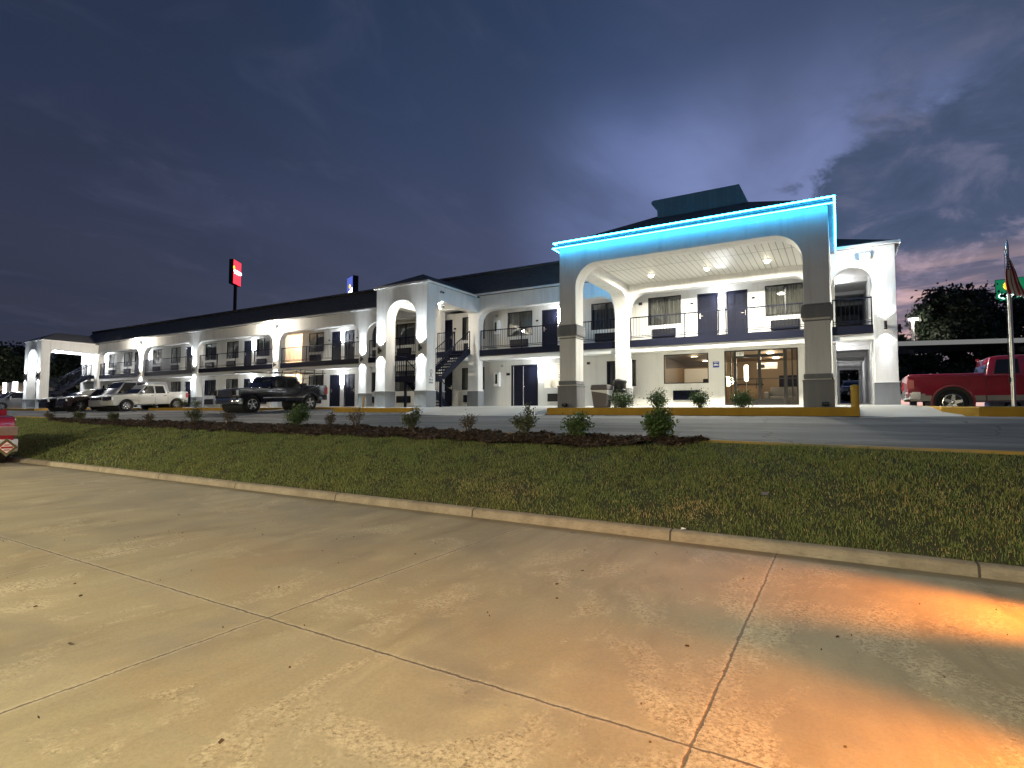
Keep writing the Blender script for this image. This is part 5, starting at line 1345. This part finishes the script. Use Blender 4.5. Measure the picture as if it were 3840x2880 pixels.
o = link('small_lettering', textmesh('I N N', .7, 'sign_cyan_white', .02), parent=t, loc=(0.1, -.06, 28.85)); o.rotation_euler = (PI / 2, 0, 0)
ring = [(1.25 * math.cos(R(a)) , -.06, 32.6 + 1.0 * math.sin(R(a))) for a in range(-250, 55, 12)]
link('emblem', MB().tube(ring, [.26 + .12 * math.sin(i / len(ring) * PI) for i in range(len(ring))], 8).mesh('emblem', 'sign_yellow_lit'), parent=t)

t = thing('street_lamp', 'white street lamp glowing beside the big tree', 'street lamp', (5.19, 53.9, -2.4))
link('pole', MB().tube([(0, 0, 0), (0, 0, 9.9)], [.13, .1], 10).mesh('pole', 'trim_white', smooth=50), parent=t)
link('head', MB().box(-.25, -.2, 9.9, .4, .2, 10.05).mesh('head', 'trim_white', bevel=.05), parent=t)
link('lens', MB().box(-.22, -.205, 9.84, .37, .18, 9.895).mesh('lens', 'lamp_flood'), parent=t)
lamp('POINT', 'street_glow', (0, -.1, 9.6), 8, (1, .93, .85), t, shadow_soft_size=.2)
t = thing('fuel_canopy', 'long flat canopy with pale edge running behind the red pickup', 'canopy', (2.6, 48, 0), (0, 0, R(14)))
link('fascia', MB().box(0, 0, 4.86, 34, .12, 5.17).mesh('fascia', 'fascia_added_glow'), parent=t)  # emission added so the edge looks pale and lit; no lamp in it
link('roof', MB().box(0, .121, 4.9, 34, 7, 5.12).mesh('roof', 'ceiling_paint'), parent=t)
for i in range(5): link('post', MB().box(3 + i * 7, 3.2, .0, 3.3 + i * 7, 3.5, 4.9).mesh('post', 'trim_white'), parent=t)

# far left: gas pump and canopy-roofed building
t = thing('fuel_pump', 'lit white fuel pump with orange lights at the far left edge', 'fuel pump', (-85.6, 25.9, 1.2), (0, 0, R(70)))
link('cabinet', MB().box(-.45, -.3, 0, .45, .3, 2.2).mesh('cabinet', 'sign_white', bevel=.03), parent=t)
for i in range(4): link('light', MB().lathe([(.0, -.34), (.13, -.32), (.13, -.3)], (-.2, 0, 1.0 + i * .33), 'y', 10).mesh('light', 'lamp_warm'), parent=t)
link('panel', MB().box(.48, -.2, .6, .95, .1, 2.3).mesh('panel', 'sign_white_lit'), parent=t)
t = thing('roadside_building', 'low building with pale tan hipped roof beyond the grey minivan', 'building', (-97.5, 31.5, .3), (0, 0, R(70)))
link('wall', MB().box(-4, -3, -.5, 4, 3, 2.3).mesh('wall', 'bin_tan'), parent=t)
link('roof', MB().add([(-4.6, -3.6, 2.3), (4.6, -3.6, 2.3), (4.6, 3.6, 2.3), (-4.6, 3.6, 2.3), (-1, 0, 3.6), (1, 0, 3.6)], [(0, 1, 5, 4), (1, 2, 5), (2, 3, 4, 5), (3, 0, 4), (0, 3, 2, 1)]).mesh('roof', 'paint_tan'), parent=t)
lamp('POINT', 'station_glow', (-92, 27.5, 5.0), 500, (1, .86, .6), None, shadow_soft_size=.3)

# litter on the bank
o_ = simple('cardboard_scrap', 'pale flattened cardboard scrap lying on the grass at the right', 'litter', MB().add([(-.09, -.05, 0), (.08, -.06, .01), (.1, .06, .03), (-.07, .07, .02), (-.09, -.05, .006), (.08, -.06, .016), (.1, .06, .036), (-.07, .07, .026)], [(0, 3, 2, 1), (4, 5, 6, 7), (0, 1, 5, 4), (1, 2, 6, 5), (2, 3, 7, 6), (3, 0, 4, 7)]).mesh('cardboard_scrap', 'bin_tan'), (-.88, 8.05, float(bank_z(-.88, 8.05)) + .05))
o_.scale = (.5, .5, .9); o_.rotation_euler = (R(14), R(8), R(25))
o_ = simple('paper_scrap', 'white paper scrap lying on the kerb below the dry grass', 'litter', MB().add([(-.05, -.03, 0), (.06, -.02, .015), (.05, .04, .02), (-.04, .03, .03)], [(0, 1, 2, 3)]).mesh('paper_scrap', 'sign_white', fix=False), (-1.72, 7.12, LOT + .135))
o_.scale = (.6, .6, .8)
random.seed(3)
n = 110; V = []; F = []; T = []
for i_ in range(n):
    x = -9 + 10.5 * rnd.random(); y = 1.2 + 5.6 * rnd.random(); a = rnd.random() * PI; s = .005 + .014 * rnd.random() ** 2
    c, q = math.cos(a), math.sin(a); b = len(V)
    for dx, dy, dz in ((-s, -s * .3, .002), (s, -s * .35, .002), (s * .9, s * .35, .012), (-s * .8, s * .3, .01)): V.append((x + c * dx - q * dy, y + q * dx + c * dy, LOT + .003 + dz))
    F.append((b, b + 1, b + 2, b + 3)); g = rnd.random(); T += [(.05 * g + .03, .035 * g + .02, .02 * g + .012)] * 4
tag(link('leaf_litter', npmesh('leaf_litter', np.array(V), np.array(F), 'mulch_chip', np.array(T))), 'dark crumbs and dry leaves scattered over the concrete', 'debris', kind='stuff')
# ------------------------------------------------------------------ plants
def leaf_mesh(name, C_, D_, size, tint, mat='leaf', aspect=.45):
    """C_ (n,3) leaf bases, D_ (n,3) directions; folded two-quad leaves"""
    n = len(C_); g = rg
    D = D_ / np.linalg.norm(D_, axis=1, keepdims=True)
    r = g.normal(size=(n, 3)); S_ = np.cross(D, r); S_ /= np.linalg.norm(S_, axis=1, keepdims=True)
    s = np.asarray(size).reshape(-1, 1) * (.7 + .6 * g.random((n, 1))); w = s * aspect
    Nn = np.cross(S_, D)
    tip = C_ + D * s; mid = C_ + D * s * .5 - Nn * s * .06
    V = np.stack([C_, mid + S_ * w * .5 + Nn * w * .15, tip, mid - S_ * w * .5 + Nn * w * .15], 1).reshape(-1, 3)
    F = np.arange(n)[:, None] * 4 + np.array([[0, 1, 2, 3]])
    return npmesh(name, V, F, mat, np.repeat(tint, 4, 0))
def bush(label, u, v, z, h, w, leaves=900, kind='green', group=None, tuft=0):
    t = thing('shrub', label, 'shrub', (u, v, z), group=group)
    stems = MB(); Cs = []; Ds = []
    nb = 17 if kind == 'green' else 11
    for b in range(nb):
        a = 2 * PI * b / nb + rnd.random() * .6; rr = w / 2 * math.sqrt(.08 + .92 * rnd.random()); hh = h * (1 - .42 * (rr / (w / 2)) ** 2) * (.6 + .4 * rnd.random())
        if b == 0 and tuft: rr = .05; hh = h
        p0 = Vector((.03 * math.cos(a), .03 * math.sin(a), -.03)); p2 = Vector((rr * math.cos(a), rr * math.sin(a), hh)); p1 = Vector((rr * .45 * math.cos(a + .3), rr * .45 * math.sin(a + .3), hh * .5))
        q = [p0, p1, p2]; stems.tube(q, [.009, .006, .003], 5)
        m = int(leaves * 1.5 / nb)
        for _ in range(m):
            t_ = (.34 if kind == 'green' else .42) + (.66 if kind == 'green' else .58) * rnd.random() ** .75
            p = p0.lerp(p1, t_ * 2) if t_ < .5 else p1.lerp(p2, t_ * 2 - 1)
            jit = .2 if kind == 'green' else .2
            j = Vector((rnd.gauss(0, 1), rnd.gauss(0, 1), rnd.gauss(0, 1))) * w * jit * .5
            Cs.append(tuple(p + j)); d = Vector((rnd.gauss(0, .8), rnd.gauss(0, .8), .5 + rnd.gauss(0, .5))) + j * 2; Ds.append(tuple(d))
        for k_ in range(3):
            t_ = .5 + .5 * rnd.random(); p = p1.lerp(p2, t_ * 2 - 1); stems.tube([p, p + Vector((rnd.gauss(0, .06), rnd.gauss(0, .06), .09))], [.004, .002], 4)
    n = len(Cs); g = rg.random((n, 1)); C_ = np.array(Cs)
    C_[:, 2] = np.maximum(C_[:, 2], .02)
    if kind == 'green': tint = np.array([.025, .06, .018]) * (1 - g) + np.array([.1, .16, .05]) * g
    elif kind == 'olive': tint = np.array([.03, .045, .02]) * (1 - g) + np.array([.1, .11, .05]) * g
    else: tint = np.array([.05, .035, .022]) * (1 - g) + np.array([.12, .095, .06]) * g
    link('foliage', leaf_mesh('foliage', C_, np.array(Ds), .058 if kind != 'bare' else .042, tint, aspect=.5), parent=t)
    link('stem', stems.mesh('stem', 'twig', smooth=60), parent=t)
G = 'young shrubs planted along the drive and the entrance island'
for lab, u, w, h in (('rounded leafy shrub in front of the black litter can', -6.22, .82, .56), ('open leafy shrub behind the yellow kerb left of the wall vent', -5.06, .72, .54), ('leafy shrub in front of the wall vent', -3.74, .68, .5), ('rounded leafy shrub in front of the entrance doors', -2.5, .66, .5)):
    bush(lab, u, 17.78, zw(17.78), h, w, 1100, 'green', G)
BL = ['leftmost faint shrub on the mulch beside the lone grass end', 'small dark shrub on the mulch below the black sedan', 'second dark shrub on the mulch below the white van', 'low sparse shrub on the mulch below the white pickup', 'dark bushy shrub under the nose of the navy pickup',
      'reddish twiggy shrub beneath the front wheel of the navy pickup', 'tall green shrub in front of the navy pickup rear wheel', 'low reddish shrub right of the navy pickup', 'spindly pale shrub with bare stems left of the stair tower',
      'feathery olive shrub below the near stair tower', 'small brown shrub below the staircase opening', 'thin twiggy shrub left of the portico column', 'open green shrub below the tan waste bin', 'dense dark shrub with a top tuft on the mulch end']
KD = ['bare', 'olive', 'olive', 'bare', 'olive', 'bare', 'green', 'bare', 'bare', 'olive', 'bare', 'olive', 'green', 'green']
for i_, ((u, v, h), lab, kd) in enumerate(zip(BUSH_BED, BL, KD)):
    z = float(mz(np.array([u]), np.array([v]))[0]) - .02
    bush(lab, u, v, z, h, {12: .58, 13: .56, 6: .72}.get(i_, h * .85), {13: 2100, 6: 1200, 12: 800}.get(i_, 330 if kd == 'bare' else 520), kd, G, tuft=1 if i_ in (13, 11) else 0)
for lab, u, v in (('dark low shrub in the bed behind the white pickup tailgate', -39.9, 21.6), ('dark low shrub in the bed left of the navy pickup nose', -37.6, 21.3), ('dark low shrub in the bed below the orange alcove', -34.5, 21.4)):
    bush(lab, u, v, zw(v) - .02, .6, .9, 700, 'olive', G)

def tree(label, u, v, z, H, Rx, Rz, zc, n=9000, ls=.34, group=None, dens=.8, lean=0, name='broadleaf_tree', seed=1):
    rs = np.random.default_rng(seed)
    t = thing(name, label, 'tree', (u, v, z), group=group)
    tr = MB(); k = Rx
    tr.tube([(0, 0, -.3), (.06 * k, 0, zc * .45), (lean, .05 * k, zc)], [.055 * H * .5, .042 * H * .5, .02 * H * .5], 9)
    nc = 64; cl = []
    for _ in range(nc):
        a = rs.random() * 2 * PI; cz = rs.uniform(-.95, 1); rad = math.sqrt(max(0, 1 - cz * cz)) * rs.uniform(.55, 1.0)
        lump = 1 + .22 * math.sin(a * 3 + seed) + .12 * math.sin(a * 5 + cz * 4)
        cl.append((lean + Rx * rad * math.cos(a) * lump, Rx * rad * math.sin(a) * lump, zc + Rz * cz * (.8 + .25 * rs.random())))
    for c in cl[:16]:
        tr.tube([(0, 0, zc * (.35 + .2 * rs.random())), (c[0] * .5, c[1] * .5, zc * .55 + c[2] * .3), c], [.02 * H * .45, .012 * H * .45, .004 * H], 6)
    link('trunk', tr.mesh('trunk', 'bark', smooth=60), parent=t)
    per = n // nc; Cs = np.concatenate([np.array(c) + rs.normal(0, 1, (per, 3)) * np.array([Rx * .17, Rx * .17, Rz * .13]) for c in cl])
    Ds = rs.normal(0, 1, (len(Cs), 3)) + np.array([0, 0, .2]); g = rs.random((len(Cs), 1)); cg = np.repeat(rs.random((nc, 1)), per, 0)
    tint = (np.array([.018, .03, .022]) * (1 - g) + np.array([.05, .07, .045]) * g) * (.7 + .6 * cg)
    link('crown', leaf_mesh('crown', Cs, Ds, ls, tint, aspect=.6), parent=t)
GT = 'trees beyond the motel'
tree('big round dark tree right of the street lamp', 8.2, 56.8, .2, 10, 2.5, 2.75, 7.1, 12000, .34, GT, seed=3)
tree('dark tree behind the green sign and flag', 12.9, 59.5, .2, 9, 2.2, 3.0, 5.9, 10000, .34, GT, seed=8)
tree('dark tree at the right edge behind the red pickup cab', 16.2, 58, .2, 8.5, 2.6, 2.9, 5.2, 9000, .36, GT, seed=9)
tree('low dark tree beside the end wall of the motel', 4.3, 60, .2, 6.5, 1.5, 2.2, 4.2, 6000, .32, GT, seed=12)
tree('broad dark tree under the overpass behind the red pickup', 9.5, 52, .2, 5, 2.6, 1.5, 2.7, 7000, .32, GT, seed=14)
tree('dark tree seen through the passage at the end of the motel', 1.4, 66, .6, 8, 3.2, 3.2, 3.6, 7000, .36, GT, seed=17)
tree('low dark tree behind the bed of the red pickup', 5.4, 50, .2, 4.5, 1.6, 1.4, 2.4, 5000, .3, GT, seed=15)
tree('dark low tree behind the cab of the red pickup', 13.4, 52, .2, 5, 2.4, 1.6, 2.8, 6000, .32, GT, seed=16)
for i_, (u, v, H, rx) in enumerate(((-104, 30, 9.2, 3.6), (-111, 36, 9.6, 4.2), (-101, 38, 8.4, 3.2), (-118, 30, 10.5, 4.5), (-97, 44, 7.6, 3.2), (-108, 24, 8, 3.6), (-116, 20, 9, 4))):
    tree(['tall black tree mass at the far left behind the fuel pump', 'dark tree behind the tan roofed building', 'dark tree just left of the far stair tower', 'tallest dark tree at the far left edge', 'low dark tree behind the far stair tower', 'dark tree left of the fuel pump', 'dark tree at the left edge beyond the grass'][i_], u, v, .3, H, rx, H * .42, H * .56, 5000, .55, GT, seed=30 + i_)
# ------------------------------------------------------------------ sky (dusk)
wd = bpy.data.worlds.new('World'); S.world = wd; wd.use_nodes = True
nt = wd.node_tree; bg = nt.nodes['Background']
tc = N(nt, 'ShaderNodeTexCoord'); Dv = tc.outputs['Generated']
nrm = N(nt, 'ShaderNodeVectorMath'); nrm.operation = 'NORMALIZE'; L(nt, Dv, nrm.inputs[0]); Dv = nrm.outputs[0]
sx = N(nt, 'ShaderNodeSeparateXYZ'); L(nt, Dv, sx.inputs[0]); dx, dy, dz = sx.outputs
def wnoise(sc, scale, detail=6, rough=.55, dist=0, off=(0, 0, 0)):
    mp = N(nt, 'ShaderNodeMapping'); mp.inputs['Scale'].default_value = sc; mp.inputs['Location'].default_value = off
    L(nt, Dv, mp.inputs['Vector']); return nz(nt, mp.outputs[0], scale, detail, rough, dist)
def sstep(x, a, b):
    m = N(nt, 'ShaderNodeMapRange'); m.interpolation_type = 'SMOOTHSTEP'; m.inputs['From Min'].default_value = a; m.inputs['From Max'].default_value = b
    L(nt, x, m.inputs['Value']); return m.outputs['Result']
def dotv(v):
    n = N(nt, 'ShaderNodeVectorMath'); n.operation = 'DOT_PRODUCT'; L(nt, Dv, n.inputs[0]); n.inputs[1].default_value = v; return n.outputs['Value']
# cloud plane coordinates (perspective-correct streaks)
den = mth(nt, 'MAXIMUM', mth(nt, 'ADD', dz, .12), .05)
cx = N(nt, 'ShaderNodeCombineXYZ'); L(nt, mth(nt, 'DIVIDE', dx, den), cx.inputs[0]); L(nt, mth(nt, 'DIVIDE', dy, den), cx.inputs[1])
def pnoise(sc, scale, detail=5, rough=.55, dist=0, rot=0, off=(0, 0, 0)):
    mp = N(nt, 'ShaderNodeMapping'); mp.inputs['Scale'].default_value = sc; mp.inputs['Rotation'].default_value = (0, 0, rot); mp.inputs['Location'].default_value = off
    L(nt, cx.outputs[0], mp.inputs['Vector']); return nz(nt, mp.outputs[0], scale, detail, rough, dist)
clear = ramp(nt, dz, [(.0, (.03, .033, .05)), (.12, (.032, .036, .058)), (.3, (.03, .037, .07)), (.48, (.018, .031, .066)), (.75, (.01, .021, .046))])
clear = mix(nt, sstep(dy, .2, .95), mix(nt, 1, clear, (.62, .62, .64), 'MULTIPLY'), mix(nt, 1, clear, (1.1, 1.1, 1.15), 'MULTIPLY'))
patch = mth(nt, 'MULTIPLY', sstep(dotv((-.08, .93, .36)), .89, 1.0), mth(nt, 'ADD', .2, mth(nt, 'MULTIPLY', pnoise((1, 1, 1), 1.6, 4, .5, .4), 1.0)))
patch = mth(nt, 'MULTIPLY', patch, mth(nt, 'SUBTRACT', 1, mth(nt, 'MULTIPLY', sstep(dz, .4, .55), .8)))
clear = mix(nt, mth(nt, 'MULTIPLY', patch, .95), clear, (.112, .148, .3))
low = mth(nt, 'MULTIPLY', sstep(dotv((-.02, .965, .26)), .94, 1.0), .6)
clear = mix(nt, low, clear, (.145, .175, .33))
# high streaky sheet
s1 = pnoise((1.0, .42, 1), 1.7, 5, .52, .35, R(25), (3.1, 1.7, 0))
sheet = mth(nt, 'MULTIPLY', sstep(s1, .36, .68), .62)
sky = mix(nt, sheet, clear, mix(nt, sstep(dy, .4, .95), (.015, .02, .039), (.031, .041, .079)))
s2 = pnoise((1, .6, 1), 3.1, 6, .6, .9, R(-20), (.4, 5.2, 0))
sky = mix(nt, mth(nt, 'MULTIPLY', sstep(s2, .5, .75), .16), sky, (.06, .066, .115))
# dark cumulus bank on the right
c1 = wnoise((1, 1, 1.7), 5.4, 8, .6, .5, (1.3, .2, .4))
edge = mth(nt, 'ADD', mth(nt, 'MULTIPLY', mth(nt, 'ADD', dx, .03), 5.0), mth(nt, 'MULTIPLY', mth(nt, 'SUBTRACT', c1, .5), 3.8))
soft = mth(nt, 'ADD', .2, mth(nt, 'MULTIPLY', sstep(dz, .33, .5), 1.6))
edge = mth(nt, 'DIVIDE', edge, soft)
edge = mth(nt, 'MULTIPLY', sstep(edge, .0, 1.0), sstep(dy, .3, .7))
edge = mth(nt, 'MULTIPLY', edge, sstep(dz, .08, .22))
c2 = wnoise((1, 1, 1.6), 8.5, 6, .62, .4, (7, 2, 3))
bank = ramp(nt, c2, [(.3, (.02, .034, .066)), (.52, (.036, .05, .092)), (.66, (.07, .078, .125))])
rim = mth(nt, 'MULTIPLY', sstep(c2, .52, .66), mth(nt, 'SUBTRACT', 1, sstep(dz, .17, .31)))
bank = mix(nt, mth(nt, 'MULTIPLY', rim, .85), bank, (.26, .2, .26))
sky = mix(nt, mth(nt, 'MULTIPLY', mth(nt, 'MULTIPLY', sstep(dx, .0, .2), sstep(dz, .38, .5)), .8), sky, mix(nt, s1, (.022, .036, .066), (.045, .055, .09)))
sky = mix(nt, mth(nt, 'MULTIPLY', edge, .96), sky, bank)
# afterglow bands near the horizon on the right
c3 = wnoise((1, 1, 7), 3.4, 6, .6, .3, (2.2, 4.4, .7))
glow = mth(nt, 'MULTIPLY', sstep(dx, -.06, .06), mth(nt, 'MULTIPLY', mth(nt, 'SUBTRACT', 1, sstep(dz, .13, .25)), sstep(dy, .4, .8)))
gcol = ramp(nt, c3, [(.38, (.07, .06, .09)), (.5, (.13, .1, .13)), (.58, (.4, .25, .24)), (.7, (.6, .38, .33))])
sky = mix(nt, glow, sky, gcol)
sky = mix(nt, sstep(dz, -.02, .0), (.012, .012, .014), sky)
ns = N(nt, 'ShaderNodeTexSky'); ns.sky_type = 'NISHITA'; ns.sun_disc = False; ns.sun_elevation = R(-4); ns.sun_rotation = R(8)
sky = mix(nt, 1, sky, mix(nt, 1, ns.outputs[0], (.06, .06, .06), 'MULTIPLY'), 'ADD')
L(nt, sky, bg.inputs['Color']); bg.inputs['Strength'].default_value = .84
tag_sun = lamp('SUN', 'afterglow', (0, 40, 30), .02, (1, .8, .75), None, rot=(R(80), 0, R(172)), angle=R(20))

# ------------------------------------------------------------------ lights of the forecourt behind the camera (canopy lamps and an amber sign)
FW = (1, .88, .57)
for u, v, pw in ((-9, -5, 500), (-2.5, -4.2, 520), (3.2, -3.0, 230), (-17, -3.5, 820), (-27, -2.5, 950), (-40, 0, 800)):
    lamp('SPOT', 'canopy_light', (u, v, 3.0), pw * 3.7, FW, None, rot=(R(24), 0, 0), spot_size=R(160), spot_blend=1, shadow_soft_size=.45)
lamp('SPOT', 'amber_sign_light', (2.75, 5.8, -1.05), 1250, (1, .3, .03), None, rot=(R(76), 0, R(91)), spot_size=R(44), spot_blend=1, shadow_soft_size=.15)
lamp('SPOT', 'amber_sign_light', (2.5, 3.05, -1.0), 1250, (1, .3, .03), None, rot=(R(76), 0, R(90)), spot_size=R(48), spot_blend=1, shadow_soft_size=.15)

# ------------------------------------------------------------------ camera
cam = bpy.data.cameras.new('camera'); co = bpy.data.objects.new('camera', cam); COL.objects.link(co); S.camera = co
f, yaw, pit, rol = 2068.0 / 3840, R(30.667), R(2.921), R(.158)
fwd = Vector((-math.sin(yaw) * math.cos(pit), math.cos(yaw) * math.cos(pit), math.sin(pit)))
right = Vector((math.cos(yaw), math.sin(yaw), 0)); up = right.cross(fwd)
r2 = right * math.cos(rol) + up * math.sin(rol); u2 = up * math.cos(rol) - right * math.sin(rol)
m = Matrix((r2, u2, -fwd)).transposed().to_4x4(); co.matrix_world = m
cam.sensor_width = 36; cam.lens = f * 36; cam.clip_end = 3000; cam.clip_start = .05
S.view_settings.view_transform = 'Standard'; S.view_settings.look = 'None'; S.view_settings.exposure = 1.05; S.view_settings.gamma = 1
S.render.engine = 'CYCLES'
S.cycles.use_denoising = True; S.cycles.max_bounces = 6; S.cycles.diffuse_bounces = 3; S.cycles.glossy_bounces = 3; S.cycles.transparent_max_bounces = 12
S.cycles.sample_clamp_indirect = 6; S.cycles.caustics_reflective = False; S.cycles.caustics_refractive = False
bpy.context.view_layer.update()
